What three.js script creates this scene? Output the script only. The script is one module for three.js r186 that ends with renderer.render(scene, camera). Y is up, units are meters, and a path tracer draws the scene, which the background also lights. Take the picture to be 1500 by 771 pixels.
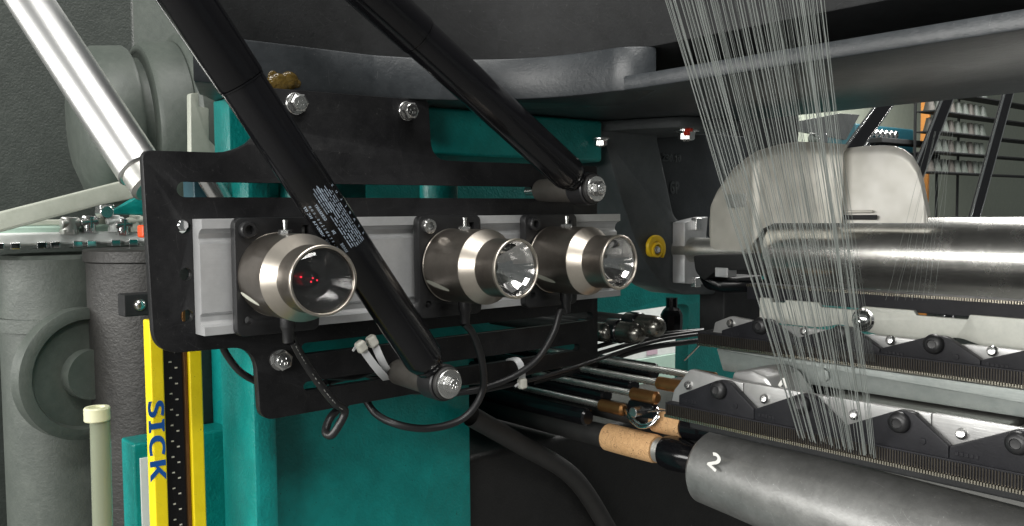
import * as THREE from 'three';
import { mergeGeometries, toCreasedNormals } from 'three/addons/utils/BufferGeometryUtils.js';
import { RoundedBoxGeometry } from 'three/addons/geometries/RoundedBoxGeometry.js';
import { TextGeometry } from 'three/addons/geometries/TextGeometry.js';
import { FontLoader } from 'three/addons/loaders/FontLoader.js';
import { RectAreaLightUniformsLib } from 'three/addons/lights/RectAreaLightUniformsLib.js';

// ------------------------------------------------------------------ camera, hall light, exposure
// x runs along the sensor rail, y up, z out of the mounting plate (the yarn bars run along z)
const MM = 0.001;
const scene = new THREE.Scene();
const camera = new THREE.PerspectiveCamera(32.8, 1024 / 526, 0.02, 30);
camera.position.set(-0.4204, 0.0366, 0.5010);
camera.lookAt(0, 0, 0);
camera.rotateZ(-0.0098);
camera.updateMatrixWorld(true);
scene.background = new THREE.Color().setRGB(0.12, 0.128, 0.126);   // the dim, evenly lit hall
const renderer = new THREE.WebGLRenderer({ antialias: true });
renderer.setSize(1024, 526);
renderer.toneMapping = THREE.LinearToneMapping;
renderer.toneMappingExposure = 1.0;
renderer.shadowMap.enabled = true;
RectAreaLightUniformsLib.init();

// ------------------------------------------------------------------ small tools
let seed = 20240607;
const rnd = () => { seed = (seed * 1664525 + 1013904223) >>> 0; return seed / 4294967296; };
const rr = (a, b) => a + (b - a) * rnd();
const FPX = 385.5 / Math.tan(THREE.MathUtils.degToRad(16.4));
const eye = camera.position.clone().divideScalar(MM);
function ray(x, y) { return new THREE.Vector3((x - 750) / FPX, (385.5 - y) / FPX, -1).transformDirection(camera.matrixWorld); }
// survey marks: where a sight line meets the plane z = k, x = k or y = k of the machine (mm)
const qz = (x, y, k) => { const d = ray(x, y), t = (k - eye.z) / d.z; return [eye.x + d.x * t, eye.y + d.y * t, k]; };
const qx = (x, y, k) => { const d = ray(x, y), t = (k - eye.x) / d.x; return [k, eye.y + d.y * t, eye.z + d.z * t]; };

const taken = {};
function numbered(n) { if (!(n in taken)) { taken[n] = 0; return n; } taken[n]++; return n + '_' + String(taken[n]).padStart(3, '0'); }
const org = new Map();
function thing(name, label, category, o = [0, 0, 0], group) {
  const g = new THREE.Group(); g.name = numbered(name); scene.add(g);
  g.position.set(o[0] * MM, o[1] * MM, o[2] * MM); org.set(g, o);
  g.userData = { label, category }; if (group) g.userData.group = group;
  return g;
}
function boxUV(g, s = 0.01) {   // uv: 100 mm of surface = one tile
  const p = g.attributes.position, n = g.attributes.normal, uv = new Float32Array(p.count * 2);
  for (let i = 0; i < p.count; i += 3) {
    let nx = 0, ny = 0, nz = 0;
    for (let k = 0; k < 3; k++) { nx += Math.abs(n.getX(i + k)); ny += Math.abs(n.getY(i + k)); nz += Math.abs(n.getZ(i + k)); }
    for (let k = 0; k < 3; k++) {
      const x = p.getX(i + k) * s, y = p.getY(i + k) * s, z = p.getZ(i + k) * s;
      const a = nx > ny && nx > nz ? [z, y] : ny > nz ? [x, z] : [x, y];
      uv[(i + k) * 2] = a[0]; uv[(i + k) * 2 + 1] = a[1];
    }
  }
  g.setAttribute('uv', new THREE.BufferAttribute(uv, 2));
}
function prep(geos, keepUV) {
  const list = (Array.isArray(geos) ? geos : [geos]).map((g) => {
    const q = g.index ? g.toNonIndexed() : g.clone();
    for (const k of Object.keys(q.attributes)) if (!['position', 'normal', 'uv'].includes(k)) q.deleteAttribute(k);
    if (!q.attributes.uv) q.setAttribute('uv', new THREE.BufferAttribute(new Float32Array(q.attributes.position.count * 2), 2));
    return q;
  });
  const g = list.length > 1 ? mergeGeometries(list) : list[0];
  if (!keepUV) boxUV(g);
  return g;
}
// a named mesh under parent; geometry in machine mm
function part(name, geos, mat, parent, opt = {}) {
  const g = prep(geos, opt.uv), o = org.get(parent) || [0, 0, 0];
  g.translate(-o[0], -o[1], -o[2]); g.scale(MM, MM, MM);
  const m = new THREE.Mesh(g, mat); m.name = name; m.castShadow = m.receiveShadow = true;
  parent.add(m); org.set(m, o);
  if (opt.label) m.userData.label = opt.label;
  if (opt.kind) m.userData.kind = opt.kind;
  return m;
}
function single(name, label, category, geos, mat, o, group, opt = {}) {   // a thing of one mesh
  const g = prep(geos, opt.uv); const c = o || (g.computeBoundingBox(), g.boundingBox.getCenter(new THREE.Vector3()).toArray());
  g.translate(-c[0], -c[1], -c[2]); g.scale(MM, MM, MM);
  const m = new THREE.Mesh(g, mat); m.name = numbered(name); m.castShadow = m.receiveShadow = true;
  m.position.set(c[0] * MM, c[1] * MM, c[2] * MM); m.userData = { label, category }; if (group) m.userData.group = group;
  scene.add(m); org.set(m, c); return m;
}
function structure(name, geos, mat) { const m = single(name, '', '', geos, mat); m.userData = { kind: 'structure' }; return m; }
function copy(src, o, label, turn) {
  const c = src.clone(); c.name = numbered(src.name.replace(/_\d{3}$/, '')); c.position.set(o[0] * MM, o[1] * MM, o[2] * MM);
  c.userData = { ...src.userData }; if (label) c.userData.label = label; if (turn) c.rotation.set(...turn);
  scene.add(c); org.set(c, o); return c;
}
const V = (a) => new THREE.Vector3(a[0], a[1], a[2]);
const box = (x0, x1, y0, y1, z0, z1, r = 0.6) => {
  const w = x1 - x0, h = y1 - y0, d = z1 - z0; r = Math.min(r, w / 2.2, h / 2.2, d / 2.2);
  return (r > 0.05 ? new RoundedBoxGeometry(w, h, d, 2, r) : new THREE.BoxGeometry(w, h, d)).translate((x0 + x1) / 2, (y0 + y1) / 2, (z0 + z1) / 2);
};
// body of revolution: profile [[radius, distance], ...] from p along dir
function lathe(prof, p = [0, 0, 0], dir = [0, 0, 1], seg = 48, crease = 0.5) {
  let g = new THREE.LatheGeometry(prof.map(([r, h]) => new THREE.Vector2(Math.max(r, 0.0001), h)), seg);
  g = toCreasedNormals(g, crease);
  g.applyQuaternion(new THREE.Quaternion().setFromUnitVectors(new THREE.Vector3(0, 1, 0), V(dir).normalize()));
  return g.translate(p[0], p[1], p[2]);
}
function rod(a, b, r, { r1 = r, ch = 0.6, seg = 32 } = {}) {
  const d = V(b).sub(V(a)), L = d.length(); ch = Math.min(ch, r * 0.4, r1 * 0.4, L * 0.4);
  return lathe([[0, 0], [r - ch, 0], [r, ch], [r1, L - ch], [r1 - ch, L], [0, L]], a, d.toArray(), seg);
}
function shapeOf(pts) { const s = new THREE.Shape(); pts.forEach(([x, y], i) => (i ? s.lineTo(x, y) : s.moveTo(x, y))); s.closePath(); return s; }
// polygon with rounded corners: [x, y, radius]
function rounded(pts, Cls = THREE.Shape) {
  const s = new Cls(), n = pts.length;
  for (let i = 0; i < n; i++) {
    const [x, y, r = 0] = pts[i], a = pts[(i + n - 1) % n], b = pts[(i + 1) % n];
    const la = Math.hypot(a[0] - x, a[1] - y), lb = Math.hypot(b[0] - x, b[1] - y), k = Math.min(r, la / 2, lb / 2);
    const p = [x + (a[0] - x) / la * k, y + (a[1] - y) / la * k], q = [x + (b[0] - x) / lb * k, y + (b[1] - y) / lb * k];
    i ? s.lineTo(...p) : s.moveTo(...p);
    if (k > 0) s.quadraticCurveTo(x, y, ...q);
  }
  s.closePath(); return s;
}
// flat outline extruded: front face at `front` (axis 'z': xy outline; 'x': zy outline, front faces -x; 'y': xz outline)
function slab(shape, front, depth, bevel = 0.4, axis = 'z', curve = 10) {
  let g = new THREE.ExtrudeGeometry(shape, { depth: depth - 2 * bevel, bevelEnabled: bevel > 0, bevelThickness: bevel, bevelSize: bevel, bevelOffset: -bevel, bevelSegments: 2, curveSegments: curve });
  g = toCreasedNormals(g, 0.6); g.translate(0, 0, bevel - depth);          // z: -depth .. 0
  if (axis === 'x') g.applyMatrix4(new THREE.Matrix4().makeBasis(V([0, 0, 1]), V([0, 1, 0]), V([-1, 0, 0])));
  if (axis === 'y') g.applyMatrix4(new THREE.Matrix4().makeBasis(V([1, 0, 0]), V([0, 0, 1]), V([0, -1, 0])));
  return axis === 'z' ? g.translate(0, 0, front) : axis === 'x' ? g.translate(front, 0, 0) : g.translate(0, front, 0);
}
const wire = (pts, r, n = 60, seg = 10) => new THREE.TubeGeometry(new THREE.CatmullRomCurve3(pts.map(V)), n, r, seg, false);
function hexPrism(af, h, p, dir, turn = 0, ch = 0.12) {
  const R = af / Math.sqrt(3), k = af / 2;
  const a = new THREE.CylinderGeometry(R, R, h * (1 - ch), 6).rotateY(turn).translate(0, h * (1 - ch) / 2, 0).toNonIndexed();
  a.computeVertexNormals();
  const b = new THREE.CylinderGeometry(k * 0.92, R, h * ch, 6).rotateY(turn).translate(0, h * (1 - ch / 2), 0).toNonIndexed(); b.computeVertexNormals();
  return [a, b].map((g) => g.applyQuaternion(new THREE.Quaternion().setFromUnitVectors(new THREE.Vector3(0, 1, 0), V(dir).normalize())).translate(...p));
}

// ------------------------------------------------------------------ procedural materials
function tileNoise(n, cells, s0) {
  let s = s0; const r = () => { s = (s * 1664525 + 1013904223) >>> 0; return s / 4294967296; };
  const g = Float32Array.from({ length: cells * cells }, r), out = new Float32Array(n * n);
  for (let y = 0; y < n; y++) for (let x = 0; x < n; x++) {
    const u = x / n * cells, v = y / n * cells, i = u | 0, j = v | 0, a = u - i, b = v - j, f = a * a * (3 - 2 * a), h = b * b * (3 - 2 * b);
    const G = (p, q) => g[(q % cells) * cells + (p % cells)];
    out[y * n + x] = (G(i, j) * (1 - f) + G(i + 1, j) * f) * (1 - h) + (G(i, j + 1) * (1 - f) + G(i + 1, j + 1) * f) * h;
  }
  return out;
}
function texture(n, fn, color, rep = [1, 1]) {
  const d = new Uint8Array(n * n * 4);
  for (let i = 0; i < n * n; i++) { const c = fn(i, i % n, (i / n) | 0); for (let k = 0; k < 3; k++) d[i * 4 + k] = Math.max(0, Math.min(255, (Array.isArray(c) ? c[k] : c) * 255)); d[i * 4 + 3] = 255; }
  const t = new THREE.DataTexture(d, n, n); t.wrapS = t.wrapT = THREE.RepeatWrapping; t.magFilter = THREE.LinearFilter; t.minFilter = THREE.LinearMipmapLinearFilter; t.generateMipmaps = true;
  if (color) t.colorSpace = THREE.SRGBColorSpace; t.repeat.set(...rep); t.needsUpdate = true; return t;
}
const N = 512, nz = { a: tileNoise(N, 8, 11), b: tileNoise(N, 24, 12), c: tileNoise(N, 64, 13), d: tileNoise(N, 160, 14), e: tileNoise(N, 256, 15) };
const grain = texture(N, (i) => nz.d[i] * 0.5 + nz.e[i] * 0.5);
const peel = texture(N, (i) => nz.c[i] * 0.6 + nz.d[i] * 0.3 + nz.b[i] * 0.1);
const castBump = texture(N, (i) => nz.b[i] * 0.35 + nz.c[i] * 0.35 + nz.d[i] * 0.3);
const turned = texture(N, (i, x, y) => nz.e[x] * 0.55 + nz.d[x + 7 * N] * 0.3 + nz.e[(y % 4) * N + x] * 0.15, false, [2, 2]);
const brushX = texture(N, (i, x, y) => nz.e[y * N + ((x >> 5) % N)] * 0.6 + nz.d[y * N] * 0.4);
const smudge = (lo, hi) => texture(N, (i) => lo + (hi - lo) * (nz.a[i] * 0.45 + nz.b[i] * 0.3 + nz.c[i] * 0.25));
// colour that varies in small patches of dust, oil and wear between two linear tones
const toS = (v) => (v <= 0.0031308 ? v * 12.92 : 1.055 * v ** (1 / 2.4) - 0.055);
const scr = (() => {   // fine scratches and lint: short random strokes
  const a = new Float32Array(N * N); let s = 99; const r = () => { s = (s * 1664525 + 1013904223) >>> 0; return s / 4294967296; };
  for (let k = 0; k < 70; k++) { let x = r() * N, y = r() * N; const t = r() * 6.28, L = 4 + r() * r() * 60, v = 0.3 + 0.7 * r(), cv = (r() - 0.5) * 0.03; let an = t;
    for (let q = 0; q < L; q++) { a[((y | 0) & 511) * N + ((x | 0) & 511)] = v; x += Math.cos(an); y += Math.sin(an); an += cv; } }
  return a;
})();
function mottle(c0, c1, w = [0.35, 0.3, 0.2, 0.15], pw = 1, wear) {
  return texture(N, (i) => { if (wear) { const j = (i * 7 + 1311) % (N * N); if (nz.d[i] * 0.6 + nz.c[i] * 0.4 > wear.th) return wear.c.map(toS); if (scr[i] > 0) return [0, 1, 2].map((q) => toS((c0[q] + c1[q]) / 2 * (1 - scr[i] * 0.6) + wear.s[q] * scr[i] * 0.6)); }
    const k = (nz.a[i] * w[0] + nz.b[i] * w[1] + nz.c[i] * w[2] + nz.e[i] * w[3]) ** pw; return [0, 1, 2].map((j) => toS(c0[j] + (c1[j] - c0[j]) * k)); }, true);
}
function mat(c, rough, metal = 0, o = {}) {
  const m = new THREE.MeshPhysicalMaterial({ roughness: rough, metalness: metal, ...o });
  if (Array.isArray(c)) m.color.setRGB(...c); else m.map = c;
  return m;
}
const M = {
  plate: mat(mottle([0.006, 0.006, 0.007], [0.017, 0.017, 0.018], undefined, 1, { th: 0.9, c: [0.05, 0.05, 0.048], s: [0.06, 0.06, 0.06] }), 0.52, 0, { bumpMap: grain, bumpScale: 0.00008, roughnessMap: smudge(0.75, 1), specularIntensity: 0.6 }),
  plateEdge: mat([0.03, 0.03, 0.03], 0.5),
  flange: mat(mottle([0.010, 0.010, 0.011], [0.022, 0.022, 0.023]), 0.38, 0, { bumpMap: grain, bumpScale: 0.00005 }),
  teal: mat(mottle([0.0, 0.175, 0.162], [0.004, 0.275, 0.252], [0.45, 0.3, 0.15, 0.1], 1, { th: 0.895, c: [0.01, 0.05, 0.046], s: [0.09, 0.32, 0.3] }), 0.38, 0, { bumpMap: peel, bumpScale: 0.0003 }),
  alu: mat(mottle([0.45, 0.455, 0.46], [0.58, 0.585, 0.59]), 0.42, 0.45, { bumpMap: brushX, bumpScale: 0.00003 }),
  bronze: mat(mottle([0.19, 0.167, 0.144], [0.265, 0.238, 0.21], undefined, 1, { th: 0.93, c: [0.36, 0.34, 0.31], s: [0.42, 0.4, 0.37] }), 0.36, 0.92, { roughnessMap: smudge(0.8, 1), bumpMap: grain, bumpScale: 0.00002 }),
  bevel: mat(mottle([0.5, 0.455, 0.395], [0.6, 0.55, 0.485]), 0.36, 1, { bumpMap: brushX, bumpScale: 0.00001 }),
  zinc: mat(mottle([0.5, 0.5, 0.49], [0.72, 0.72, 0.71]), 0.26, 0.95, { roughnessMap: smudge(0.7, 1) }),
  zincDull: mat(mottle([0.33, 0.33, 0.31], [0.55, 0.55, 0.52]), 0.42, 0.85),
  chrome: mat([0.78, 0.78, 0.78], 0.12, 1, { roughnessMap: smudge(0.6, 1) }),
  blackGloss: mat([0.005, 0.005, 0.006], 0.2, 0, { roughnessMap: smudge(0.7, 1), specularIntensity: 0.75 }),
  rubber: mat([0.012, 0.012, 0.013], 0.42),
  rubberDull: mat(mottle([0.010, 0.010, 0.010], [0.022, 0.021, 0.02]), 0.62),
  standoff: mat(mottle([0.045, 0.042, 0.038], [0.09, 0.084, 0.074]), 0.55, 0.4, { bumpMap: grain, bumpScale: 0.00004 }),
  cast: mat(mottle([0.02, 0.023, 0.026], [0.038, 0.043, 0.047], undefined, 1, { th: 0.9, c: [0.09, 0.09, 0.088], s: [0.12, 0.12, 0.12] }), 0.46, 0, { bumpMap: castBump, bumpScale: 0.00014, roughnessMap: smudge(0.75, 1) }),
  castDark: mat(mottle([0.010, 0.0105, 0.011], [0.021, 0.022, 0.023], undefined, 1, { th: 0.9, c: [0.045, 0.045, 0.045], s: [0.06, 0.06, 0.06] }), 0.66, 0, { bumpMap: castBump, bumpScale: 0.00014, specularIntensity: 0.6 }),
  castGreen: mat(mottle([0.05, 0.061, 0.053], [0.088, 0.101, 0.088]), 0.5, 0, { bumpMap: castBump, bumpScale: 0.0002 }),
  drum: mat(mottle([0.014, 0.0136, 0.0128], [0.038, 0.0365, 0.034], [0.2, 0.2, 0.3, 0.3]), 0.5, 0.2, { bumpMap: castBump, bumpScale: 0.0003 }),
  pale: mat(mottle([0.36, 0.38, 0.32], [0.5, 0.52, 0.45]), 0.55),
  steel: mat(mottle([0.5, 0.495, 0.465], [0.7, 0.69, 0.66], [0.3, 0.3, 0.25, 0.15]), 0.3, 0.95, { roughnessMap: smudge(0.75, 1), bumpMap: turned, bumpScale: 0.000025 }),
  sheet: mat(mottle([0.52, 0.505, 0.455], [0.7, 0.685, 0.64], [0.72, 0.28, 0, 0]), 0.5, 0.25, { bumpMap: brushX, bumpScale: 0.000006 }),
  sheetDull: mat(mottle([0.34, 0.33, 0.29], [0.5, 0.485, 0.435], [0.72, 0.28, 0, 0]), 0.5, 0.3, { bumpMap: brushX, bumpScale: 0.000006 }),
  castArm: mat(mottle([0.052, 0.06, 0.063], [0.088, 0.097, 0.101], undefined, 1, { th: 0.9, c: [0.11, 0.11, 0.108], s: [0.14, 0.14, 0.14] }), 0.5, 0, { bumpMap: castBump, bumpScale: 0.00016 }),  // lighter tone of the arm casting; the rib's brightness is in the colour
  greyCast: mat(mottle([0.15, 0.152, 0.147], [0.26, 0.262, 0.255], undefined, 1, { th: 0.9, c: [0.36, 0.36, 0.35], s: [0.4, 0.4, 0.39] }), 0.42, 0.5, { bumpMap: castBump, bumpScale: 0.0001 }),
  barGrey: mat(mottle([0.2, 0.225, 0.215], [0.3, 0.325, 0.31]), 0.4, 0.35, { bumpMap: brushX, bumpScale: 0.00003 }),
  silver: mat(mottle([0.36, 0.36, 0.36], [0.47, 0.47, 0.46]), 0.34, 0.6, { bumpMap: brushX, bumpScale: 0.00003 }),
  stoneGrey: mat(mottle([0.40, 0.41, 0.37], [0.56, 0.565, 0.51]), 0.5, 0.1),
  segment: mat(mottle([0.007, 0.007, 0.009], [0.017, 0.017, 0.020]), 0.45, 0, { specularIntensity: 0.45, bumpMap: grain, bumpScale: 0.00004 }),
  needle: mat([0.62, 0.58, 0.48], 0.25, 1),
  needleShank: mat(mottle([0.025, 0.021, 0.016], [0.06, 0.052, 0.04]), 0.4, 0.6),
  nylon: mat([0.72, 0.73, 0.74], 0.45, 0, { transmission: 0.25, thickness: 0, ior: 1.5 }),
  nylonOld: mat(mottle([0.55, 0.54, 0.47], [0.7, 0.69, 0.63]), 0.5),
  cork: null, ferrule: mat(mottle([0.22, 0.105, 0.036], [0.36, 0.19, 0.075]), 0.36, 0.85),
  rope: mat(mottle([0.42, 0.43, 0.41], [0.66, 0.66, 0.63]), 0.32, 0.9),
  yellow: mat(mottle([0.76, 0.58, 0.004], [0.88, 0.70, 0.014], undefined, 1, { th: 0.91, c: [0.3, 0.22, 0.02], s: [0.5, 0.4, 0.08] }), 0.38),
  yellowCap: mat(mottle([0.8, 0.5, 0.01], [0.9, 0.62, 0.03]), 0.4),
  ink: mat([0.004, 0.075, 0.30], 0.45),
  window: mat([0.008, 0.008, 0.009], 0.12),
  red: mat([0.75, 0.04, 0.015], 0.4),
  orange: mat([0.8, 0.09, 0.02], 0.42),
  blue: mat(mottle([0.006, 0.05, 0.07], [0.012, 0.075, 0.1]), 0.4),
  white: mat(mottle([0.66, 0.68, 0.66], [0.78, 0.8, 0.78]), 0.5),
  paleGreen: mat(mottle([0.36, 0.5, 0.42], [0.44, 0.58, 0.5]), 0.5),
  whitePaint: mat([0.7, 0.7, 0.66], 0.6),
  glass: mat([1, 1, 1], 0.02, 0, { transmission: 1, thickness: 0.004, ior: 1.52 }),
  cavity: mat([0.012, 0.012, 0.012], 0.2),
  mirror: mat([0.72, 0.71, 0.7], 0.05, 1),
  led: mat([0.4, 0.005, 0.01], 0.4, 0, { emissive: new THREE.Color(1, 0.02, 0.05), emissiveIntensity: 1.4 }),
  yarn: mat([0.42, 0.45, 0.43], 0.6, 0, { transmission: 0.6, thickness: 0, ior: 1.3 }),
  clear: mat([0.5, 0.54, 0.4], 0.2, 0, { transmission: 0.6, thickness: 0, ior: 1.45 }),
  resin: mat(mottle([0.03, 0.018, 0.004], [0.13, 0.085, 0.02]), 0.12, 0, { bumpMap: castBump, bumpScale: 0.0006 }),
  domeSteel: mat(mottle([0.1, 0.1, 0.09], [0.2, 0.195, 0.175]), 0.25, 0.9),
  lampBody: mat([0.7, 0.7, 0.7], 0.5),
  oldWhite: mat(mottle([0.5, 0.5, 0.42], [0.62, 0.62, 0.54]), 0.5),
};
M.cork = mat(texture(N, (i) => { const k = nz.b[i] * 0.35 + nz.c[i] * 0.35 + nz.d[i] * 0.3, vein = Math.abs(nz.a[i] * 0.7 + nz.b[i] * 0.3 - 0.5) < 0.008 || nz.c[i] * 0.6 + nz.b[i] * 0.4 > 0.84; return vein ? [0.36, 0.25, 0.16] : [0.70 + 0.16 * k, 0.54 + 0.16 * k, 0.37 + 0.14 * k]; }, true, [2.2, 2.2]), 0.8, 0, { bumpMap: castBump, bumpScale: 0.0004 });

// ------------------------------------------------------------------ hall lamps (outside the frame)
function lamp(label, x, y, z, len, along, width, tx, ty, tz, power) {
  const g = thing('fluorescent_lamp', label, 'lamp', [x, y, z], 'hall lamps');
  const q = new THREE.Group();
  const L = new THREE.RectAreaLight(0xffffff, power, len * MM, width * MM);
  L.color.setRGB(1, 0.985, 0.95);
  const dir = V([tx - x, ty - y, tz - z]).normalize(), ax = along === 'z' ? V([0, 0, 1]) : V([1, 0, 0]);
  const up = new THREE.Vector3().crossVectors(dir.clone().negate(), ax).normalize(), right = new THREE.Vector3().crossVectors(up, dir.clone().negate()).normalize();
  g.quaternion.setFromRotationMatrix(new THREE.Matrix4().makeBasis(right, up, dir.clone().negate()));
  const add = (n, geo, m) => { geo.scale(MM, MM, MM); const me = new THREE.Mesh(geo, m); me.name = n; me.castShadow = me.receiveShadow = true; g.add(me); };
  add('housing', new RoundedBoxGeometry(len + 40, width + 40, 60, 2, 8).translate(0, 0, 34), M.lampBody);
  add('diffuser', new THREE.BoxGeometry(len, width, 6), mat([0.8, 0.8, 0.8], 0.5, 0, { emissive: new THREE.Color(1, 0.985, 0.95), emissiveIntensity: 1.0 }));
  L.position.set(0, 0, -6 * MM); L.castShadow = true; L.name = 'lamp_light'; g.add(L);
  return g;
}
lamp('long low bank of hall lamps across the aisle', -2600, 420, -50, 4200, 'z', 700, 0, 0, 0, 13);
lamp('hall lamp straight above the sensor rail', -350, 1500, 500, 1400, 'x', 260, -50, 0, 0, 17);
lamp('hall lamp above the steel roller', -600, 1500, 1500, 1400, 'x', 300, 150, 0, 100, 18);
lamp('added lamp high behind the machine for the white partition', 1900, 1200, -350, 1800, 'x', 500, 900, -100, -900, 24);  // added, unseen lamp that brightens the partition behind the wall opening

// ================================================================== MACHINE FRAME AND CASTINGS
// teal frame: a column below the mounting plate, a rail behind its upper slot, a wall behind the arm
const frame = thing('knitting_machine', 'teal painted knitting machine body behind the black slotted plate', 'machine', [0, -300, -100]);
{ const xl = qz(371, 600, -32)[0], xm = qz(407, 650, -32)[0], xr = qz(690, 650, -56)[0];
  part('column', slab(rounded([[xl + 1, -600, 0], [xl + 1, 112.6, 1], [-86, 112.6, 1], [-86, -600, 0]]), -60, 26, 1), M.teal, frame);
  part('column_panel', slab(rounded([[xl, -600], [xl, 66, 3], [xm, 66, 3], [xm, -600]]), -32, 52, 3), M.teal, frame);
  part('column_panel', slab(rounded([[xm + 0.5, -600], [xm + 0.5, -42, 3], [xr, -42, 5], [xr, -600]]), -56, 90, 3), M.teal, frame); }
part('cross_rail', [box(-85, 116, 78, 112, -110, -20, 3)], M.teal, frame);
part('boss', rod([-8, 73.6, -80], [-8, 30, -80], 15, { ch: 2 }), M.teal, frame);
part('boss', rod([-150, 73.6, -40], [-150, 20, -40], 12, { ch: 2 }), M.teal, frame);
{ const Z = -190, P = (x, y, r = 3) => [...qz(x, y, Z).slice(0, 2), r];
  const w = rounded([[-120, -600], [-120, 74], [330, 74], [332, 0, 3], [900, 0], [900, -600]]);
  w.holes.push(rounded([P(850, 470), P(905, 458, 8), P(1000, 444, 6), P(1010, 447, 6), P(1008, 566, 4), P(860, 590)], THREE.Path));
  part('back_wall', slab(w, Z, 20, 1), M.teal, frame); }

// grey overhead casting: a face along x that sweeps round to run along z, its soffit seen from below
const beam = thing('overhead_casting', 'dark grey cast beam sweeping round above the plate and springs', 'casting', [100, 113, 0]);
{ const s = new THREE.Shape();
  s.moveTo(-228, -8.4); s.lineTo(-112, -8.4); s.bezierCurveTo(-53, 5, -5, 28, 0, 130); s.lineTo(-4, 620); s.lineTo(224, 620); s.lineTo(224, -150); s.lineTo(-140, -150); s.lineTo(-205, -60); s.closePath();
  part('lower_flange', slab(s, 113, 9, 1.2, 'y', 40), M.cast, beam);
  const w = new THREE.Shape();
  w.moveTo(-229, -6.2); w.lineTo(-112, -6.2); w.bezierCurveTo(-57, 8, -12, 30, -4, 104); w.bezierCurveTo(-3, 114, 4, 122, 16, 124); w.lineTo(60, 60); w.lineTo(-60, -100); w.lineTo(-206, -59); w.closePath();
  part('band', slab(w, 112.7, 27.4, 1.2, 'y', 40), M.cast, beam);  // band ends early so the turning face reads darker; shade put into shape
  const t = new THREE.Shape();
  t.moveTo(-229, -22); t.lineTo(-112, -22); t.bezierCurveTo(-45, -8, 8, 20, 14, 130); t.lineTo(10, 620); t.lineTo(222, 620); t.lineTo(222, -148); t.lineTo(-140, -148); t.lineTo(-203, -60); t.closePath();
  part('upper_body', slab(t, 140.2, 190, 1.2, 'y', 40), M.castDark, beam);
}
{ const blob = (x, y, r, sx, sy) => new THREE.SphereGeometry(r, 24, 14).scale(sx, sy, 0.3).translate(...qz(x, y, -6.2));
  single('resin_blob', 'dried brown glue blob on the grey beam above the plate', 'glue', [blob(408, 121, 7, 1.1, 0.8), blob(424, 118, 5.5, 1.1, 1), blob(433, 122, 3, 1.2, 1), blob(400, 112, 3.4, 1, 1)], M.resin); }

// hanging cast arm that carries the roller
const ARMZ = -25;
const arm = thing('roller_hanger', 'dark grey cast arm hanging from the overhead beam to the roller', 'casting', [160, 113, ARMZ]);
{ const P = (x, y) => qz(x, y, ARMZ).slice(0, 2);
  const rib = [P(852, 176), P(862, 192), P(886, 206), P(910, 290), P(931, 352), P(950, 392), P(972, 420), P(1000, 432), P(1062, 432), P(1040, 345), P(1004, 330), P(988, 316), P(972, 240), P(963, 200), P(972, 188), P(1062, 178), P(1062, 150)].map((p) => [...p, 6]);
  rib[0][2] = 2; rib.push([rib[0][0], 112.4, 0]); rib[16][1] = 112.4; rib[16][2] = 0;
  part('rib', slab(rounded(rib), ARMZ, 40, 3), M.castArm, arm);
  const web = [P(950, 165), P(1125, 165), P(1125, 360), P(985, 380), P(955, 260)];
  part('web', slab(rounded(web.map((p) => [p[0], Math.min(p[1], 112), 2])), ARMZ - 24, 10, 0.8), M.cast, arm);  // same casting as the rib; recess shade put into a darker colour
  part('mounting_flange', slab(rounded([[120, -56, 4], [120, -27, 4], [150, 40, 8], [216, 46, 8], [216, -56, 4]]), 104, 8.6, 1, 'y'), M.castArm, arm);
  const font0 = await new FontLoader().loadAsync('fonts/droid/droid_sans_bold.typeface.json'); M.font = font0;
  const txt = (s, size, d) => new TextGeometry(s, { font: M.font, size, depth: d, curveSegments: 4, bevelEnabled: true, bevelSize: 0.25, bevelThickness: 0.3, bevelSegments: 1 });
  const a = P(979, 233), b = P(1014, 278);
  part('cast_lettering', [txt('F0.230.10', 6.6, 1).translate(a[0] + 6, a[1], ARMZ - 24)], M.castArm, arm);
  part('cast_emblem', [txt('GP', 9, 1).scale(0.85, 1.25, 1).translate(b[0] - 4, b[1] - 3, ARMZ - 24)], M.castArm, arm);
}
// support block below the arm
single('support_block', 'black block under the hanging arm, behind the upper needle bar', 'block', box(qz(1024, 460, -44)[0], qz(1024, 460, -44)[0] + 60, qz(1060, 505, -8)[1], -27, -44, -14, 2), M.castDark);

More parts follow.
